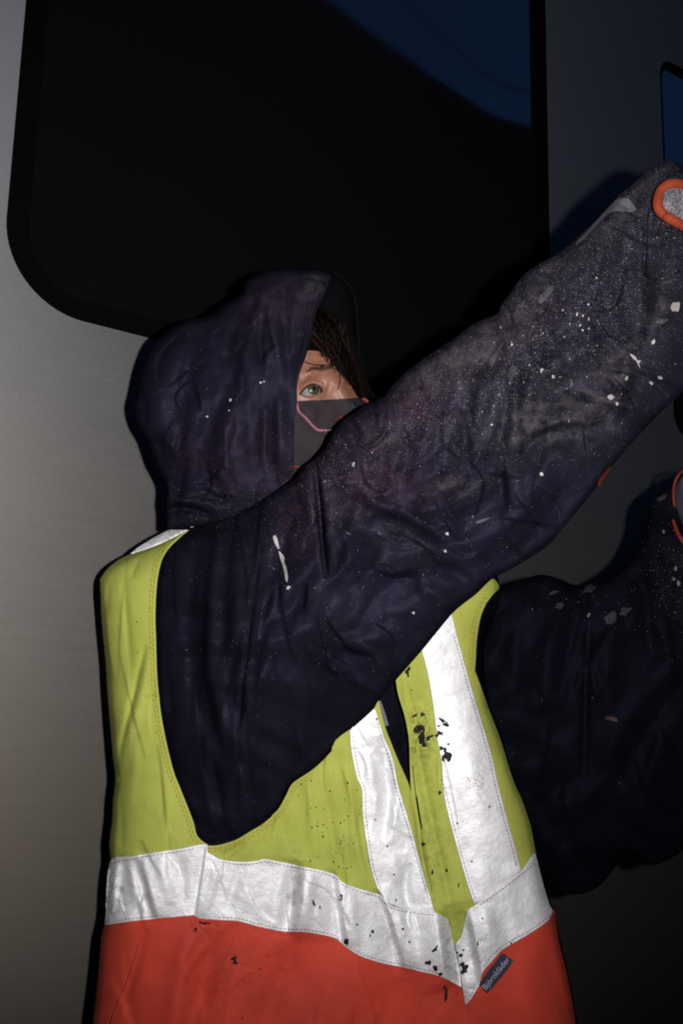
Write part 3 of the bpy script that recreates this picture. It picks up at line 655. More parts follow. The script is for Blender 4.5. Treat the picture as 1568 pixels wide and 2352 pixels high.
# --- jacket: trunk, hood, lining, sleeves
def gauss(x, y, L):
    z = np.zeros(x.shape)
    for cx, cy, sx, sy, a, an in L:
        u = (x - cx) * math.cos(an) + (y - cy) * math.sin(an); v = -(x - cx) * math.sin(an) + (y - cy) * math.cos(an); z += a * np.exp(-(u / sx) ** 2 - (v / sy) ** 2)
    return np.clip(z, 0, 1)
CUR = [None]
def attrs(x, y):
    wear_highlight = np.clip(folds(x, y, CUR[0]) / .006, 0, 1) * .55 if CUR[0] else 0 * x     # fold crests painted paler, rub and highlight together
    return dict(wear_highlight=wear_highlight * .6, splat=gauss(x, y, [(1290, 720, 240, 110, .95, -.65), (1400, 560, 200, 90, .6, -.65), (1120, 880, 180, 110, .45, -.65), (960, 975, 160, 70, .62, -.5), (1500, 480, 110, 110, .75, 0), (740, 1090, 60, 90, .6, .2), (1250, 900, 260, 120, .35, -.6), (1000, 1180, 400, 180, .06, -.6),
                                    (690, 1200, 180, 60, .30, -.4), (560, 1150, 260, 40, .25, -.45), (520, 1020, 170, 180, .035, 0), (1440, 800, 90, 200, .35, .2), (640, 1400, 300, 300, .03, 0), (1540, 1330, 50, 140, .26, -.3), (1400, 1400, 150, 60, .05, 0), (1530, 600, 60, 120, .4, 0)]),
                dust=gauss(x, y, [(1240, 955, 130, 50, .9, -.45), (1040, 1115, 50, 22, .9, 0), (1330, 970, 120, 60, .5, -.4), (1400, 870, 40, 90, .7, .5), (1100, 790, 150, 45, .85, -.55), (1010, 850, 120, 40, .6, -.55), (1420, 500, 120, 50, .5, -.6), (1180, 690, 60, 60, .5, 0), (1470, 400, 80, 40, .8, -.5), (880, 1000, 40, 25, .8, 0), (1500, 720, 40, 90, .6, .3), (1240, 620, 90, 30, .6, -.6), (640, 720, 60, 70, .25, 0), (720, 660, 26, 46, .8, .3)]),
                purple=gauss(x, y, [(940, 940, 90, 60, 1, -.5), (870, 1090, 130, 60, .8, .3), (1120, 800, 160, 40, .7, -.55), (690, 1180, 50, 90, .8, 0), (640, 700, 100, 60, .5, 0), (820, 1140, 60, 40, .6, 0), (560, 1050, 180, 120, .3, 0)]))
g = G(); sheet(g, TORSO, torso_d, 11, 0, True, (), 0, 2, attrs); sheet(g, TORSO, torso_back, 13, 0, False)
strip(g, [(868, 1612), (878, 1640), (886, 1668)], 13, torso_d, 1, .024)
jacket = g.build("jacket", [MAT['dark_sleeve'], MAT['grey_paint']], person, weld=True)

HOODL = [(382, 1216, 1), (382, 1180), (380, 1156), (383, 1125), (376, 1102), (358, 1071), (345, 1035), (336, 1010), (318, 980), (309, 950), (308, 930), (315, 900), (324, 859), (337, 819), (355, 783), (387, 756), (432, 733), (477, 724), (517, 697), (544, 681), (558, 668), (563, 648), (589, 630), (616, 619), (652, 615), (702, 618), (747, 621), (764, 622, 1)]
RIM = [(751, 657), (738, 688), (724, 724), (715, 774), (702, 819), (688, 859), (682, 891), (682, 922), (677, 954), (675, 999), (675, 1044), (673, 1080), (670, 1116, 1), (612, 1152), (571, 1174), (526, 1188), (486, 1199), (440, 1210)]
FAR = [(792, 639), (814, 670), (823, 720), (826, 774), (830, 828), (841, 873), (862, 912), (880, 965), (866, 1040), (810, 1130), (720, 1190), (600, 1222, 1)]
HOOD_N = smooth(HOODL + RIM, 7); HOOD_E = smooth(HOODL + FAR, 7); INF_HD = Inflate(HOOD_E, 7); DHD = 1.455
HF = [([(604, 640), (575, 740), (556, 800), (546, 890)], 13, 7, 'p'), ([(622, 680), (622, 740), (640, 810), (650, 880)], 11, 4.0), ([(610, 690), (600, 760), (598, 840)], 9, -3.4), ([(560, 690), (530, 780), (515, 850)], 14, -3.5), ([(690, 660), (672, 740), (668, 820)], 10, 3.2), ([(655, 650), (650, 720), (660, 790)], 10, -3.0),
      ([(712, 640), (700, 700), (690, 770)], 7, 2.6), ([(736, 640), (720, 690), (706, 760), (690, 830), (676, 900)], 7, 2.8), ([(722, 660), (704, 740), (684, 830)], 6, -2.6), ([(420, 760), (395, 840), (372, 920), (362, 1000)], 26, 5), ([(470, 740), (440, 830), (420, 940)], 22, -4.5), ([(570, 820), (520, 940), (496, 1040), (520, 1160)], 24, 9, 'p'), ([(470, 880), (440, 980), (420, 1080)], 24, 4),
      ([(640, 900), (632, 1000), (642, 1120)], 12, 7, 'p'), ([(612, 930), (606, 1010), (610, 1090)], 11, -3.6), ([(380, 1176), (410, 1168), (446, 1172), (486, 1184)], 9, -11), ([(388, 1150), (430, 1148), (480, 1158), (530, 1172)], 11, 5), ([(460, 1120), (490, 1138), (524, 1158)], 9, -4), ([(384, 1215), (394, 1120), (402, 1040), (416, 960)], 10, 6, 'p'), ([(402, 1205), (414, 1120), (424, 1050)], 9, -3.4),
      ([(340, 1010), (370, 1030), (390, 1060)], 10, -4), ([(326, 900), (350, 900), (380, 930)], 14, 3), ([(562, 652), (580, 690), (590, 730)], 8, -3), ([(540, 690), (600, 672), (650, 650)], 14, 3)]
HF += creases(HOOD_N, 26, 5, lambda x, y: math.atan2(y - 560, x - 660) if y < 900 else 1.6, .35, (60, 170), (4, 8), (1.6, 3.6))
HF += creases([(380, 1060), (640, 1100), (600, 1200), (390, 1200)], 7, 8, .3, .3, (60, 130), (4, 7), (2, 4))
def hood_d(x, y): return DHD - .78 * INF_HD.h(x, y) * DHD / FP - 1.9 * folds(x, y, HF) - wrinkles(x, y, 21, 110, .0050, None, n=5, sharp='tri') - wrinkles(x, y, 22, 44, .0006, .2, 1.0, 5, 'tri')
def hood_far(x, y): return DHD + .62 * INF_HD.h(x, y) * DHD / FP - wrinkles(x, y, 23, 60, .0015)
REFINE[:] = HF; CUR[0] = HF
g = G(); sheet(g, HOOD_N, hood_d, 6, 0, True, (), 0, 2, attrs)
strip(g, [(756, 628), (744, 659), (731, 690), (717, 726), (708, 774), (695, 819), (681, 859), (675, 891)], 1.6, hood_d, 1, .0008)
for cx, cy, rx, ry in ((599, 878, 3.4, 2.4), (528, 918, 3, 3.6), (476, 957, 3, 2), (606, 876, 2, 2), (525, 942, 1.6, 1.6)): decal(g, blob(cx, cy, rx, ry, 0, int(cx)), hood_d, 2, .001, 3)
hood = g.build("hood", [MAT['jacket'], MAT['crease'], MAT['white_paint']], jacket, .0016)
REFINE[:] = []
g = G(); sheet(g, HOOD_E, hood_far, 9, 0, True); g.build("hood_lining", MAT['lining'], jacket, .003, offset=1)

# right sleeve with the shoulder that shows through the armhole
ARM_UP = [(1690, 330), (1620, 372), (1568, 377), (1542, 368), (1515, 372), (1492, 388), (1447, 426), (1416, 453), (1371, 503), (1335, 534), (1290, 575), (1236, 606), (1200, 633), (1177, 665), (1150, 701, 1), (1141, 721), (1119, 730), (1087, 743), (1042, 777), (975, 822), (925, 860), (898, 890), (885, 908, 1), (862, 922), (837, 931), (792, 963), (765, 994), (751, 1021),
          (724, 1053), (706, 1066), (679, 1098), (648, 1120), (612, 1143), (571, 1165), (526, 1179), (486, 1190)]
ARM_LO = [(762, 1725), (802, 1680), (857, 1630), (869, 1609), (906, 1566), (969, 1494), (1004, 1451, 1), (1044, 1404), (1094, 1364), (1129, 1331), (1190, 1298), (1259, 1252), (1309, 1194), (1374, 1114), (1404, 1074), (1449, 1019), (1500, 965), (1540, 925), (1590, 880), (1650, 800), (1730, 640), (1745, 480, 1)]
SLV_I = smooth(ARM_UP + ARMHOLE + ARM_LO[1:], 8)
tuck = [(p[0] - 16 if p[0] < 440 else p[0] - 6, p[1] + (14 if p[1] > 1880 else 0)) for p in ARMHOLE]
SLV = smooth(ARM_UP + [(452, 1200)] + tuck[1:] + ARM_LO[1:], 7)
INF_S = Inflate(SLV_I, 8)
AH = smooth(ARMHOLE, 10, False)
SF = [([(722, 1050), (728, 1110), (735, 1180), (741, 1250), (750, 1330)], 6.5, -13), ([(742, 1070), (752, 1150), (758, 1230), (770, 1330)], 16, 5), ([(704, 1080), (712, 1160), (720, 1250)], 13, 3.4),
      ([(790, 1110), (850, 1165), (900, 1185), (950, 1208), (1030, 1262)], 20, -20, 'p'), ([(850, 1130), (910, 1150), (980, 1175)], 22, 4.5), ([(790, 1150), (830, 1210), (880, 1250), (940, 1270)], 26, 6.5), ([(768, 1195), (788, 1250), (792, 1310)], 12, -9, 'p'), ([(880, 1290), (930, 1310), (960, 1360)], 18, -3), ([(850, 1310), (900, 1322), (960, 1316)], 14, 10, 'p'),
      ([(1152, 1010), (1158, 1080), (1166, 1170)], 13, 13, 'p'), ([(1186, 1020), (1188, 1090), (1186, 1170)], 18, 4), ([(1172, 830), (1172, 930), (1164, 990), (1146, 1076)], 15, -16, 'p'), ([(1200, 870), (1206, 940), (1200, 1000)], 20, 4.5), ([(1064, 935), (1074, 985), (1080, 1035)], 13, -10, 'p'), ([(1096, 930), (1110, 985), (1112, 1040)], 20, 3.5),
      ([(820, 1012), (842, 1026), (872, 1010), (892, 980)], 6, 6), ([(862, 925), (866, 965), (868, 1005)], 8, 5, 'p'), ([(890, 915), (896, 960), (892, 990)], 9, 4), ([(800, 960), (812, 985), (830, 1005)], 9, -4), ([(770, 1000), (800, 1030), (812, 1070)], 9, -4),
      ([(1186, 1026), (1246, 990), (1296, 976), (1380, 976)], 12, 11, 'p'), ([(1200, 1040), (1260, 1010), (1330, 1000)], 22, -5), ([(1250, 900), (1310, 900), (1380, 890)], 24, -4), ([(1460, 820), (1436, 920), (1400, 1000)], 22, 15, 'p'), ([(1478, 540), (1496, 640), (1484, 740), (1450, 840)], 22, 12, 'p'), ([(1520, 560), (1530, 660), (1520, 760)], 26, 5), ([(1380, 560), (1400, 640), (1410, 740)], 30, 4),
      ([(1150, 705), (1168, 720), (1172, 760)], 8, -7), ([(1130, 735), (1165, 770), (1180, 800)], 14, 4), ([(1050, 790), (1080, 830), (1140, 850)], 20, -5), ([(1040, 870), (1090, 880), (1120, 900)], 18, 3), ([(940, 860), (985, 900), (1010, 960)], 18, -4), ([(1240, 620), (1270, 680), (1280, 740)], 24, -4),
      ([(770, 1480), (815, 1496), (870, 1500)], 10, 9, 'p'), ([(790, 1460), (830, 1470), (880, 1466)], 13, 4), ([(880, 1420), (930, 1430), (960, 1470)], 16, -4), ([(1000, 1300), (1050, 1320), (1090, 1345)], 16, -4), ([(960, 1340), (1010, 1370), (1030, 1400)], 14, 3.4), ([(700, 1330), (760, 1380), (800, 1450)], 40, 6),
      ([(500, 1200), (477, 1348), (474, 1548), (524, 1760)], 13, 11, 'p'), ([(460, 1240), (442, 1340), (436, 1480), (450, 1640)], 16, -5.5), ([(528, 1215), (512, 1350), (515, 1520)], 15, -4.5), ([(562, 1230), (545, 1360), (540, 1500)], 14, 4), ([(646, 1190), (628, 1330), (606, 1480)], 18, -12, 'p'), ([(602, 1250), (582, 1377), (567, 1498), (554, 1598), (547, 1722), (542, 1878)], 5, -4.0), ([(455, 1740), (478, 1840), (490, 1920)], 12, 4), ([(480, 1720), (505, 1830), (515, 1920)], 11, -4), ([(560, 1760), (560, 1850), (570, 1890)], 14, 3), ([(400, 1420), (398, 1520), (408, 1640)], 13, 3.5), ([(640, 1560), (650, 1680), (620, 1800)], 34, 4),
      ([(1486, 480), (1482, 560), (1476, 680)], 4, -4), ([(1300, 1120), (1240, 1180), (1180, 1240)], 30, -5), ([(1380, 1000), (1330, 1060), (1290, 1110)], 26, 4), ([(1500, 860), (1460, 930), (1440, 990)], 20, 4)]
SF += creases([(900, 900), (1130, 740), (1480, 420), (1560, 560), (1500, 900), (1260, 1230), (1120, 1290), (820, 1100)], 30, 6, lambda x, y: 1.15 + .3 * math.sin(x * .02), .55, (70, 190), (4.5, 9), (2.0, 4.6))
SF += creases([(620, 1150), (800, 1020), (1120, 1290), (1040, 1400), (860, 1600), (640, 1500)], 20, 7, lambda x, y: .55 if x > 760 else 1.5, .55, (70, 180), (4.5, 8), (2.0, 4.4))
SF += creases([(400, 1260), (660, 1200), (700, 1740), (500, 1920), (420, 1800)], 16, 9, 1.62, .14, (120, 320), (4.5, 8), (1.6, 3.4), .08)
def sleeve_base(x, y):
    d, _, _ = pdist(AH, x, y); k = np.clip(d / 300, 0, 1); k = k * k * (3 - 2 * k)
    vb = D0 - bulge(np.clip(x, 300, 1000), np.clip(y, 1215, 2300)) + .016
    arm = 1.285 - .03 * np.clip((x - 900) / 700, -.3, 1.2)
    return vb * (1 - k) + arm * k
def sleeve_d(x, y):
    return sleeve_base(x, y) - .50 * INF_S.h(x, y) * 1.3 / FP - 1.95 * folds(x, y, SF) - wrinkles(x, y, 41, 110, .0095, None, n=5, sharp='tri') - wrinkles(x, y, 42, 46, .0009, .8, 1.2, 5, 'tri')
def sleeve_back(x, y):
    d, _, _ = pdist(AH, x, y); return sleeve_base(x, y) + .42 * INF_S.h(x, y) * 1.3 / FP * np.clip(d / 200, 0, 1)
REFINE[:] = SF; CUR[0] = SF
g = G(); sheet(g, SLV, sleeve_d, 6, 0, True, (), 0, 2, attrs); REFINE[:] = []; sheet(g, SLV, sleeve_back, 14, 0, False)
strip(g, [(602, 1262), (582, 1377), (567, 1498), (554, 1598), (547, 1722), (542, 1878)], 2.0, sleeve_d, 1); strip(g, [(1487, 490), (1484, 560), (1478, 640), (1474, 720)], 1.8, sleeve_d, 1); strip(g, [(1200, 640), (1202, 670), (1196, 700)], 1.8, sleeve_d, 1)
for p in ([(627, 1232), (633, 1230), (637, 1240), (641, 1256), (640, 1262), (634, 1254), (629, 1242)], [(640, 1266), (647, 1272), (653, 1280), (653, 1292), (658, 1306), (661, 1326), (659, 1338), (655, 1330), (652, 1312), (648, 1296), (644, 1284)], blob(662, 1350, 6, 4, -.5, 2),
          blob(1549, 706, 13, 10, -.9, 4), blob(1402, 912, 7, 5, 0, 5), [(1446, 812), (1458, 818), (1464, 828), (1472, 828), (1467, 833), (1470, 846), (1465, 838), (1461, 829), (1452, 822)], blob(1417, 928, 3, 4, 0, 1), blob(1438, 869, 3, 6, .3, 1), blob(1000, 1275 - 4, 0, 0, 0, 1) if False else blob(1026, 1226, 4, 4, .5, 3), blob(1022, 1266, 3, 3, 0, 3),
          blob(811, 1067, 3, 6, .2, 3), blob(1243, 1089, 4, 4, 0, 4), blob(949, 1408, 3, 3, 0, 4), blob(1516, 867, 5, 4, .6, 4), blob(1495, 880, 4, 3, .6, 4), blob(1500, 785, 4, 6, .4, 4), blob(1244, 849, 4, 4, 0, 9), blob(1270, 865, 4, 4, 0, 9), blob(1325, 720, 2, 5, .2, 9), blob(1292, 712, 2.6, 2.6, .4, 2), blob(1352, 733, 1.8, 4, 0, 6)):
    decal(g, p, sleeve_d, 2, .0012, 4)
for p in ([(1420, 455), (1443, 455, 1), (1462, 481, 1), (1447, 487), (1425, 484), (1402, 487), (1380, 507), (1358, 530), (1335, 553), (1321, 561), (1326, 552), (1343, 535), (1371, 504), (1402, 471)], [(1153, 784), (1157, 788), (1146, 806), (1138, 826), (1129, 842), (1124, 834), (1126, 820), (1138, 808)], [(1176, 838), (1183, 842), (1184, 856), (1178, 868), (1174, 884), (1166, 864), (1168, 850)], [(1268, 655), (1272, 664), (1256, 684), (1240, 698), (1236, 692), (1246, 674)],
          [(1091, 1199), (1106, 1193), (1124, 1189), (1112, 1197), (1096, 1203)], [(1309, 870), (1314, 872), (1315, 888), (1310, 890)], [(790, 1220), (798, 1222), (806, 1227), (800, 1228)], [(866, 1221), (876, 1226), (872, 1229)], blob(1520, 738, 14, 5, -.2, 3)):
    decal(g, p, sleeve_d, 3 if p[0][0] == 1420 else 5, .0010, 5)
for p in ([(1372, 1112), (1378, 1098), (1396, 1076), (1404, 1072), (1398, 1082), (1382, 1106), (1376, 1116)],): decal(g, p, sleeve_d, 4, .002, 4)
r_ = np.random.default_rng(11)
for i in range(70):
    cx, cy = r_.normal(1280, 150), 0; cy = 760 - (cx - 1290) * .75 + r_.normal(0, 75); q_ = np.array([cx]), np.array([cy])
    if inside(SLV_I, *q_)[0]: decal(g, blob(cx, cy, r_.uniform(1.2, 2.6), r_.uniform(1.4, 3.8), r_.normal(.2, .3), i, 8), sleeve_d, 2 if i % 4 == 0 else 5, .001, 3)
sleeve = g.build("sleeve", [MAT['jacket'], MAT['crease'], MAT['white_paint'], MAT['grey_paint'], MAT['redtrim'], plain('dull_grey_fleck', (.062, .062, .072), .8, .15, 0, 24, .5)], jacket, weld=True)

# left sleeve, farther off, raised at the right edge of the picture
SL2 = smooth([(1010, 1400), (1100, 1350), (1151, 1345), (1209, 1327), (1244, 1320), (1284, 1329), (1319, 1344), (1359, 1338), (1409, 1314), (1449, 1279), (1479, 1219), (1489, 1159), (1509, 1134), (1549, 1105), (1610, 1080), (1700, 1090), (1745, 1200), (1760, 1400), (1740, 1650), (1680, 1850), (1560, 1960), (1490, 1990), (1440, 1965), (1370, 2040), (1290, 2050), (1215, 1960), (1150, 1860), (1080, 1760), (1020, 1600)], 10)
INF_2 = Inflate(SL2, 9); D2 = 1.62
F2 = [([(1352, 1440), (1345, 1560), (1342, 1700), (1340, 1800)], 8, -7), ([(1300, 1400), (1260, 1500), (1240, 1640)], 26, 6), ([(1330, 1380), (1310, 1470), (1290, 1600)], 18, -6), ([(1420, 1400), (1400, 1500), (1390, 1650)], 26, 6), ([(1200, 1380), (1180, 1480), (1190, 1600)], 22, -5), ([(1490, 1200), (1510, 1320), (1540, 1420)], 20, 6), ([(1460, 1300), (1480, 1400), (1500, 1520)], 18, -6), ([(1320, 1346), (1340, 1380), (1345, 1420)], 10, -8), ([(1250, 1340), (1230, 1400)], 14, -4)]
F2 += creases(SL2, 34, 12, lambda x, y: 1.5 if y > 1350 else .9, .4, (80, 220), (5, 9), (2.4, 5.0), .15)
def sl2_d(x, y): return D2 - .42 * INF_2.h(x, y) * D2 / FP - 1.6 * folds(x, y, F2) - wrinkles(x, y, 51, 120, .0070, None, n=5, sharp='tri') - wrinkles(x, y, 52, 40, .0004)
def sl2_b(x, y): return D2 + .40 * INF_2.h(x, y) * D2 / FP
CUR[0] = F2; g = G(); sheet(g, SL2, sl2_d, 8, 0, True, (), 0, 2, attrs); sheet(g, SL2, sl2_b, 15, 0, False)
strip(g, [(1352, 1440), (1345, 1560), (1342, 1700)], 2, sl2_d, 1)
for p, mi in ((blob(1270, 1362, 12, 4, -.3, 1), 3), (blob(1286, 1392, 10, 7, -.6, 2), 3), (blob(1354, 1352, 16, 8, -.4, 3), 3), (blob(1352, 1413, 5, 3, -1.0, 3), 2), (blob(1400, 1420, 12, 16, .4, 4), 3), (blob(1434, 1405, 14, 8, -.5, 5), 3), (blob(1405, 1652, 18, 5, .3, 6), 4), (blob(1361, 1603, 3, 2, .3, 6), 3), (blob(1523, 1220, 3, 4, 0, 1), 2), (blob(1551, 1306, 3, 5, 0, 1), 2), (blob(1558, 1340, 4, 6, 0, 2), 2), (blob(1547, 1330, 3, 3, 0, 2), 2), (blob(1328, 1383, 3, 3, 0, 2), 3), (blob(1520, 1143, 14, 6, -.5, 2), 3)):
    decal(g, p, sl2_d, (mi if mi != 3 else 3), .001, 4)
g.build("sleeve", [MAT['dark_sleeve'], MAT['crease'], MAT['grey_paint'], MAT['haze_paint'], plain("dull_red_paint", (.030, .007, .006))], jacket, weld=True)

# --- gloves: gauntlet flap with orange binding and a hand whose fingers close on nothing but each other (outside the picture)
def hand(g, wrist, fwd, side_, up, k=1.0):
    wrist, fwd, side_, up = (np.asarray(a, float) for a in (wrist, fwd, side_, up))
    P = lambda a, b, c: wrist + k * (a * fwd + b * side_ + c * up)
    v_, f_ = skinned({'w': (P(-.05, 0, 0), (.034, .026)), 'p': (P(.02, 0, 0), (.044, .022)), 'q': (P(.065, 0, .002), (.046, .020))}, [('w', 'p'), ('p', 'q')]); g.add(v_, f_, 0, uv=v_[:, :2] * 12)
    for b, L, c in ((-.033, .070, .9), (-.011, .080, 1.0), (.011, .075, 1.05), (.032, .058, 1.1)):
        p0 = P(.055, b, 0); pts_ = {'a': (p0, .0125)}; a_ = .0; q_ = p0; e_ = []; last = 'a'
        for i, (nm, l_, r_) in enumerate((('b', .46, .0120), ('c', .32, .0110), ('d', .24, .0095))):
            a_ += .55 * c; q_ = q_ + k * L * l_ * (math.cos(a_) * fwd - math.sin(a_) * up); pts_[nm] = (q_, r_); e_.append((last, nm)); last = nm
        v_, f_ = skinned(pts_, e_); g.add(v_, f_, 0, uv=v_[:, :2] * 12)
    pts_ = {'a': (P(.005, -.030, -.005), .016), 'b': (P(.040, -.058, -.016), .0135), 'c': (P(.072, -.060, -.030), .011)}
    v_, f_ = skinned(pts_, [('a', 'b'), ('b', 'c')]); g.add(v_, f_, 0, uv=v_[:, :2] * 12)
CUFF = smooth([(1760, 470), (1690, 448), (1620, 432), (1568, 421), (1552, 418), (1534, 420), (1517, 434), (1508, 455), (1509, 477), (1518, 492), (1540, 505), (1568, 519), (1620, 546), (1690, 580), (1750, 600)], 6)
INF_C = Inflate(CUFF, 4)
def cuff_d(x, y): return sleeve_d(np.minimum(x, 1600), y) - .012 - .34 * INF_C.h(x, y) * 1.2 / FP - wrinkles(x, y, 61, 24, .0010)
def cuff_b(x, y): return sleeve_d(np.minimum(x, 1600), y) - .006 + .1 * INF_C.h(x, y) * 1.2 / FP
g = G(); sheet(g, CUFF, cuff_d, 5); sheet(g, CUFF, cuff_b, 9, 0, False)
hand(g, W(1800., 520., 1.20), Rv * .92 + Uv * .30 + Fw * .25, -Rv * .3 + Uv * .92, -Fw)
glove = g.build("glove", MAT['glove'], person)
bl = smooth([(1745, 470), (1690, 450), (1620, 434), (1568, 424), (1551, 421), (1533, 424), (1517, 438), (1510, 462), (1514, 482), (1530, 497), (1568, 518), (1620, 545), (1690, 578), (1745, 600)], 4, False)
g = G(); c2 = W(bl[:, 0], bl[:, 1], cuff_d(np.clip(bl[:, 0], 1512, 1700), bl[:, 1]) - .003); tube(g, c2, .0054, 0, 12)
g.build("cuff_binding", MAT['binding'], glove)
CUF2 = smooth([(1740, 1120), (1660, 1095), (1600, 1084), (1570, 1092), (1553, 1114), (1549, 1140), (1553, 1166), (1565, 1200), (1600, 1250), (1680, 1290), (1740, 1290)], 6)
INF_C2 = Inflate(CUF2, 5)
def cuf2_d(x, y): return sl2_d(np.clip(x, 1510, 1640), np.clip(y, 1120, 1500)) - .010 - .4 * INF_C2.h(x, y) * 1.5 / FP
def cuf2_b(x, y): return sl2_d(np.clip(x, 1510, 1640), np.clip(y, 1120, 1500)) - .004 + .1 * INF_C2.h(x, y) * 1.5 / FP
g = G(); sheet(g, CUF2, cuf2_d, 6); sheet(g, CUF2, cuf2_b, 12, 0, False)
hand(g, W(1770., 1130., 1.50), Rv * .6 + Uv * .75 + Fw * .2, -Rv * .75 + Uv * .6, -Fw)
glove2 = g.build("glove", plain("worn_blue_grey_glove", (.035, .037, .050), .7, .2, 0, 30, .6), person)
b2 = smooth([(1740, 1112), (1660, 1088), (1600, 1076), (1562, 1084), (1546, 1110), (1543, 1138), (1546, 1164)], 5, False)
g = G(); tube(g, W(b2[:, 0] + 3, b2[:, 1], cuf2_d(np.clip(b2[:, 0], 1552, 1700), np.clip(b2[:, 1], 1100, 1300)) + .005), .0020, 0, 8)
b3 = smooth([(1545, 1194), (1551, 1212), (1561, 1234), (1600, 1275), (1680, 1310)], 5, False); tube(g, W(b3[:, 0], b3[:, 1], cuf2_d(np.clip(b3[:, 0], 1552, 1700), np.clip(b3[:, 1], 1100, 1280)) + .002), np.linspace(.0022, .0050, len(b3)), 0, 8)
g.build("cuff_binding", MAT['redtrim'], glove2)

# --- safety vest
def dirt_shade(x, y): return dict(dirt_shade=gauss(x, y, [(968, 1690, 26, 70, 1, 0), (880, 1700, 60, 60, .4, 0), (1036, 2200, 26, 80, 1, 0), (1085, 2200, 26, 90, .9, .2), (270, 2040, 40, 90, .8, 0), (676, 2060, 20, 90, .8, 0), (900, 2140, 30, 80, .6, 0), (560, 2230, 140, 90, .35, 0), (990, 1960, 40, 160, .4, 0), (470, 2130, 40, 16, .8, 0)]))  # grime spots, plus shade of the tape folds painted as grey
GAPP = [(906, 1566, 1), (914, 1594), (929, 1644), (939, 1699), (941, 1754), (943, 1803), (944, 1822, 1), (939, 1803), (929, 1779), (909, 1734), (884, 1669), (870, 1612, 1)]
inner_top = [(1060, 1290), (980, 1360), (930, 1480)]
YEL = smooth(VEST_L[:20][0:1] + VEST_L[1:19] + [(239, 2125, 1), (500, 2140), (760, 2170), (1000, 2260), (1058, 2300), (1160, 2190), (1246, 2090), (1258, 2060, 1)] + VEST_R[8:] + ARM_R + [(1129, 1328), (1040, 1350), (960, 1440), (906, 1540, 1)] + GAPP[1:] + [(862, 1600, 1), (800, 1650), (762, 1718)] + ARMHOLE[::-1], 7)
REFINE[:] = VF
g = G(); sheet(g, YEL, vest_d, 6.5, 0, True, (), 0, 2, dirt_shade); REFINE[:] = []
tn_ = np.roll(TORSO, -1, 0) - np.roll(TORSO, 1, 0); tn_ /= np.linalg.norm(tn_, axis=1)[:, None]; tb_ = TORSO + np.stack([-tn_[:, 1], tn_[:, 0]], 1) * 13.0; tb_ = tb_ if np.ptp(tb_[:, 0]) < np.ptp(TORSO[:, 0]) else 2 * TORSO - tb_
sheet(g, tb_, lambda x, y: torso_back(x, y) + .012, 13, 0, False)
for o_ in (7, 13):
    q_ = smooth(ARMHOLE[2:-1], 6, False); t_ = np.gradient(q_, axis=0); t_ /= np.linalg.norm(t_, axis=1)[:, None]; q2 = q_ + np.stack([-t_[:, 1], t_[:, 0]], 1) * o_ * 1.0
    stitch(g, [tuple(a) for a in q2[::3]], 1.3, vest_d, 1, 8, 4)
for o_ in (10, 16): stitch(g, [(1091 - o_, 1541), (1093 - o_, 1519), (1096 - o_, 1469), (1104 - o_, 1419), (1116 - o_, 1389), (1134 - o_, 1366)], 1.4, vest_d, 1, 8, 4)
stitch(g, [(948, 1760), (956, 1840), (966, 1900)], 1.5, vest_d, 2, 14, 1); strip(g, [(956, 1830), (962, 1870), (968, 1905)], 2.4, vest_d, 2)
for cx, cy, rx, ry, an in ((952, 1644, 7, 4, -.3), (969, 1642, 6, 4, -.3), (962, 1672, 14, 9, .1), (966, 1694, 7, 18, .2), (984, 1696, 9, 4, -.6), (975, 1712, 6, 6, 0), (936, 1546, 4, 9, -.2), (940, 1536, 3, 5, 0), (1010, 1822 + 0, 3, 6, 0), (971, 1940, 4, 4, 0), (993, 2004, 3, 6, .3), (1053, 2035, 2, 5, 0), (1025, 2000, 3, 3, 0), (945, 1586, 2, 2, 0)): decal(g, blob(cx, cy, rx, ry, an, int(cx + cy), 12, .5), vest_d, 2, .0010, 3)
for i in range(46): decal(g, blob(r_.uniform(690, 850), r_.uniform(1790, 2000), r_.uniform(.9, 2.0), r_.uniform(.9, 2.4), 0, i, 7), vest_d, 2, .0009, 2)
vest = g.build("safety_vest", [MAT['yellow'], MAT['thread_olive'], MAT['soot']], person, .0016)

ORA = smooth([(241, 2118, 1), (302, 2112), (445, 2100), (547, 2112), (647, 2134), (732, 2142), (792, 2168), (872, 2206), (984, 2232), (1044, 2254), (1066, 2280, 1), (1098, 2240), (1150, 2182), (1209, 2146), (1256, 2110), (1274, 2086, 1)] + [p for p in VEST_R[:6][::-1] if True] + VEST_L[20:][::-1], 8)
g = G(); sheet(g, ORA, vest_d, 7.5, 0, True, (), .0022, 2, dirt_shade)
for cx, cy, rx, ry, an in ((459, 2120, 3, 3, 0), (470, 2122, 12, 3, .1), (449, 2137, 4, 5, 0), (535, 2203, 7, 5, .2), (540, 2212, 5, 4, 0), (596, 2226, 2, 2, 0), (556, 2340, 2, 2, 0), (1024, 2290, 4, 14, .1), (1020, 2270, 3, 6, 0)): decal(g, blob(cx, cy, rx, ry, an, int(cx), 10, .5), vest_d, 1, .0032, 3)
strip(g, [(318, 2170), (296, 2240), (262, 2320), (250, 2360)], 1.0, vest_d, 1, .0030)
g.build("lower_panel", [MAT['orange'], MAT['soot']], vest, .0016)

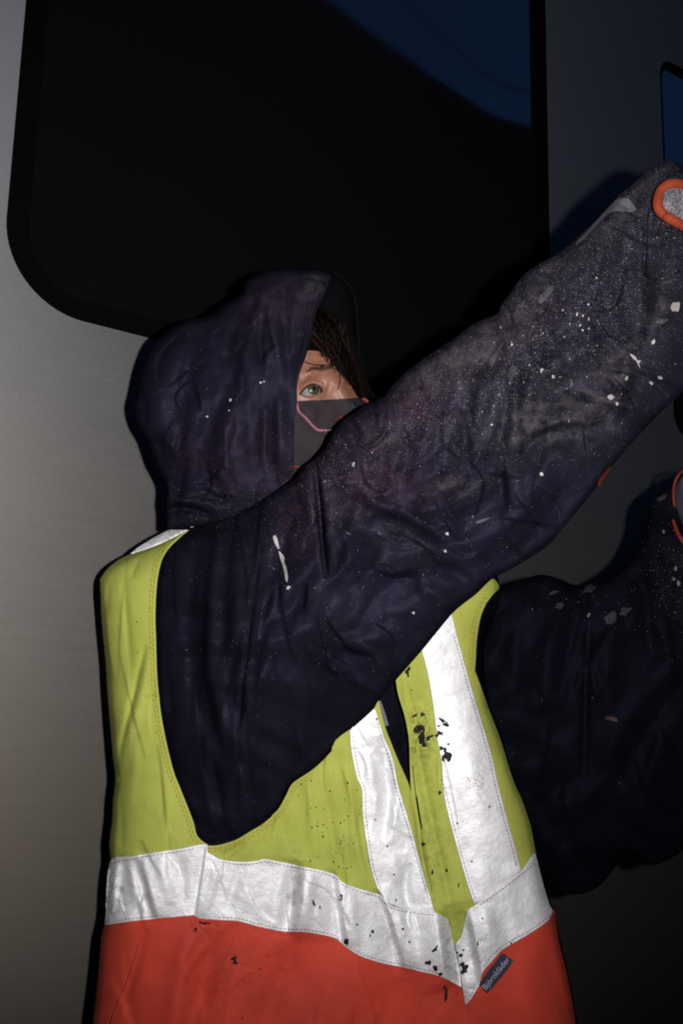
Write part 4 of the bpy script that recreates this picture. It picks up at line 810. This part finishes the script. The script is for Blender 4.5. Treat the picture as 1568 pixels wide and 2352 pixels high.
def tape(name, poly, stitches, off, marks=(), step=5.5):
    REFINE[:] = VF; g = G(); sheet(g, smooth(poly, 6), vest_d, step, 0, True, (), off, 1.5, dirt_shade); REFINE[:] = []
    for s_ in stitches: stitch(g, s_, 1.3, vest_d, 1, 6, 3, off + .0006)
    for cx, cy, rx, ry, an in marks: decal(g, blob(cx, cy, rx, ry, an, int(cx * 3 + cy), 12, .5), vest_d, 2, off + .0007, 3)
    return g.build(name, [MAT['tape'], MAT['thread_dark'], MAT['soot'], MAT['pink']], vest, .0014)
BT = [(253, 1979), (302, 1968), (352, 1959), (417, 1950), (452, 1942), (474, 1940, 1), (476, 1958, 1), (507, 1974), (552, 1981), (592, 1978), (607, 1974), (672, 1987), (727, 1997), (767, 2010), (787, 2027), (832, 2045), (867, 2055), (884, 2070), (904, 2082), (949, 2092), (999, 2097), (1026, 2110), (1034, 2130, 1), (1041, 2165), (1054, 2225), (1059, 2267, 1)]
BB = [(1039, 2257), (1014, 2245), (984, 2237), (919, 2222), (872, 2212), (827, 2197), (792, 2175), (772, 2157), (732, 2147), (697, 2142), (647, 2140), (592, 2129), (547, 2117), (497, 2114), (457, 2110), (445, 2103, 1), (372, 2110), (302, 2117), (240, 2126, 1)]
tape("reflective_band", BT + BB, ([(x, y + 6) for x, y, *_ in BT[:5]], [(x, y + 6) for x, y, *_ in BT[7:21]], [(x, y - 6) for x, y, *_ in BB[1:14]], [(x, y - 6) for x, y, *_ in BB[16:]]), .0040,
     [(795, 2165, 4, 8, 0), (782, 2062, 3, 6, .3), (720, 2075, 2, 7, -.4), (735, 2085, 2, 4, 0), (925, 2135, 3, 3, 0), (998, 2182, 4, 9, .5), (985, 2212, 9, 6, -.6), (1000, 2225, 5, 6, 0), (856, 2140, 4, 4, 0), (820, 2125, 2, 2, 0), (1010, 2240, 5, 4, 0), (940, 2165, 2, 2, 0), (850, 2150, 2, 3, 0)])
tape("reflective_band", [(1230, 1958, 1), (1244, 2015), (1259, 2068), (1270, 2092, 1), (1261, 2112), (1244, 2127), (1209, 2150), (1174, 2170), (1149, 2187), (1129, 2210), (1109, 2232), (1104, 2242), (1096, 2270), (1084, 2292), (1068, 2311, 1), (1059, 2250), (1052, 2205), (1046, 2172), (1058, 2155), (1064, 2135), (1068, 2110), (1076, 2090), (1091, 2080), (1134, 2050), (1174, 2020), (1199, 2000)],
     ([(1094, 2086), (1136, 2056), (1178, 2025), (1228, 1984)], [(1262, 2104), (1244, 2119), (1209, 2142), (1172, 2163), (1146, 2180), (1124, 2204), (1106, 2228)], [(1072, 2298), (1084, 2282), (1092, 2262)]), .0046,
     [(1057, 2196, 5, 4, 0), (1050, 2190, 3, 2, 0), (1064, 2183, 3, 2, 0), (1066, 2228, 8, 12, .1), (1060, 2216, 5, 4, 0), (1098, 2168, 2, 6, -.1), (1108, 2110, 2, 2, 0), (1174, 2168, 2, 4, -.3)])
tape("reflective_stripe", [(803, 1679, 1), (806, 1719), (819, 1784), (831, 1815), (833, 1870), (841, 1935), (851, 1995), (866, 2040), (884, 2072, 1), (949, 2095), (998, 2099, 1), (989, 2065), (974, 2010), (954, 1940), (934, 1870), (916, 1810), (899, 1740), (884, 1699), (862, 1631, 1), (845, 1625)],
     ([(811, 1690), (813, 1719), (826, 1784), (838, 1815), (840, 1870), (848, 1935), (858, 1995), (873, 2040)], [(868, 1660), (878, 1701), (892, 1740), (909, 1810), (927, 1870), (947, 1940), (967, 2010), (984, 2068)]), .0030,
     [(865, 1652, 3, 2, 0), (862, 1884, 2, 2, 0), (890, 1944, 2, 2, 0), (905, 2010, 2, 2, 0), (910, 2068, 2, 3, 0)])
s2 = tape("reflective_stripe", [(969, 1494, 1), (984, 1554), (996, 1629), (1006, 1709), (1014, 1755), (1019, 1825), (1034, 1890), (1054, 1965), (1074, 2035), (1089, 2078, 1), (1134, 2052), (1196, 2000, 1), (1184, 1950), (1164, 1880), (1144, 1802), (1129, 1735), (1104, 1649), (1084, 1584), (1064, 1514), (1049, 1459), (1036, 1405, 1), (1004, 1448)],
     ([(1043, 1462), (1058, 1516), (1077, 1586), (1097, 1651), (1122, 1737), (1137, 1804), (1157, 1882), (1177, 1952), (1188, 1996)], [(1014, 1790), (1026, 1830), (1041, 1892), (1061, 1967), (1081, 2037), (1092, 2066)]), .0030,
     [(1016, 1656, 9, 5, .5), (1024, 1664, 6, 5, 0), (1008, 1668, 4, 2, 0), (1010, 1684, 7, 5, .2), (1004, 1690, 4, 3, 0), (1030, 1710, 3, 3, 0), (1022, 1724, 3, 6, 0), (1026, 1736, 10, 8, .4), (1014, 1720, 5, 4, 0), (1018, 1746, 4, 4, 0), (1030, 1742, 6, 6, 0), (1124, 1854, 2, 2, 0), (1050, 1892, 2, 2, 0), (1083, 1980, 3, 2, 0)])
g = G()
for p in ([(1072, 1792), (1080, 1790), (1084, 1786), (1098, 1794), (1108, 1804)], [(1066, 1784), (1074, 1788), (1078, 1796), (1086, 1798)], [(1088, 1800), (1100, 1806), (1110, 1816)], [(1094, 1822), (1104, 1834), (1108, 1846)], [(1090, 1770), (1102, 1780), (1112, 1790)]): strip(g, p, 1.3, vest_d, 0, .0046, True)
for i in range(40): decal(g, blob(1092 + r_.normal(0, 13), 1802 + r_.normal(0, 9), r_.uniform(.7, 2.2), r_.uniform(.7, 1.8), 0, i, 6), vest_d, 0, .0044, 2)
g.build("stain", plain("brown_pink_smear", (.42, .26, .24), .8), vest)
# strip of tape over the far side of the shoulder
SHT = smooth([(299, 1272, 1), (318, 1256), (352, 1235), (392, 1214), (427, 1199), (453, 1201, 1), (430, 1216), (377, 1243), (340, 1258)], 5)
g = G(); sheet(g, SHT, lambda x, y: vest_d(np.clip(x, 300, 450), y + 26) + .014, 5, 0, True, (), 0, 1.5, lambda x, y: dict(dirt_shade=np.full(x.shape, .9))); g.build("reflective_stripe", MAT['tape'], vest, .002)  # steep shoulder tape painted greyer to stand for its shading
# sewn label with its lettering
TAGP = [(1154, 2191, 1), (1179, 2207, 1), (1162, 2232), (1119, 2283, 1), (1101, 2262, 1), (1120, 2234)]
def tag_d(x, y): return vest_d(1140 + 0 * x, 2238 + 0 * y) * .5 + vest_d(x, y) * .5 - .006
g = G(); sheet(g, smooth(TAGP, 4), tag_d, 4, 0, True, (), 0, 1.2); lab = g.build("sewn_label", MAT['label'], vest, .0012)
fc = bpy.data.curves.new("lettering", 'FONT'); fc.body = "Björnkläder"; fc.size = 1.0; fc.extrude = .012; fc.align_x = 'CENTER'; fc.align_y = 'CENTER'
fo = bpy.data.objects.new("lettering", fc); scn.collection.objects.link(fo); bpy.context.view_layer.update()
c_ = W(1139., 2237., float(tag_d(np.array([1139.]), np.array([2237.]))[0]) - .0022); a_ = W(1165., 2204., float(tag_d(np.array([1165.]), np.array([2204.]))[0]) - .0022); ux = a_ - c_; ux /= np.linalg.norm(ux)
uz = -(Fw + 0); uz = uz - (uz @ ux) * ux; uz /= np.linalg.norm(uz); uy = np.cross(uz, ux)
sc_ = .0465 / max(fo.dimensions.x, .1); q_ = c_ - ROOT
fo.matrix_world = Matrix(((ux[0]*sc_, uy[0]*sc_, uz[0]*sc_, c_[0]), (ux[1]*sc_, uy[1]*sc_, uz[1]*sc_, c_[1]), (ux[2]*sc_, uy[2]*sc_, uz[2]*sc_, c_[2]), (0, 0, 0, 1)))
bpy.context.view_layer.update()
me_ = bpy.data.meshes.new_from_object(fo.evaluated_get(bpy.context.evaluated_depsgraph_get())); mw = np.array(fo.matrix_world); bpy.data.objects.remove(fo)
lv = np.array([tuple(a.co) for a in me_.vertices]) @ mw[:3, :3].T + mw[:3, 3]; g = G(); g.add(lv, [tuple(p.vertices) for p in me_.polygons]); g.build("lettering", MAT['letter'], lab, flat=True); bpy.data.meshes.remove(me_)
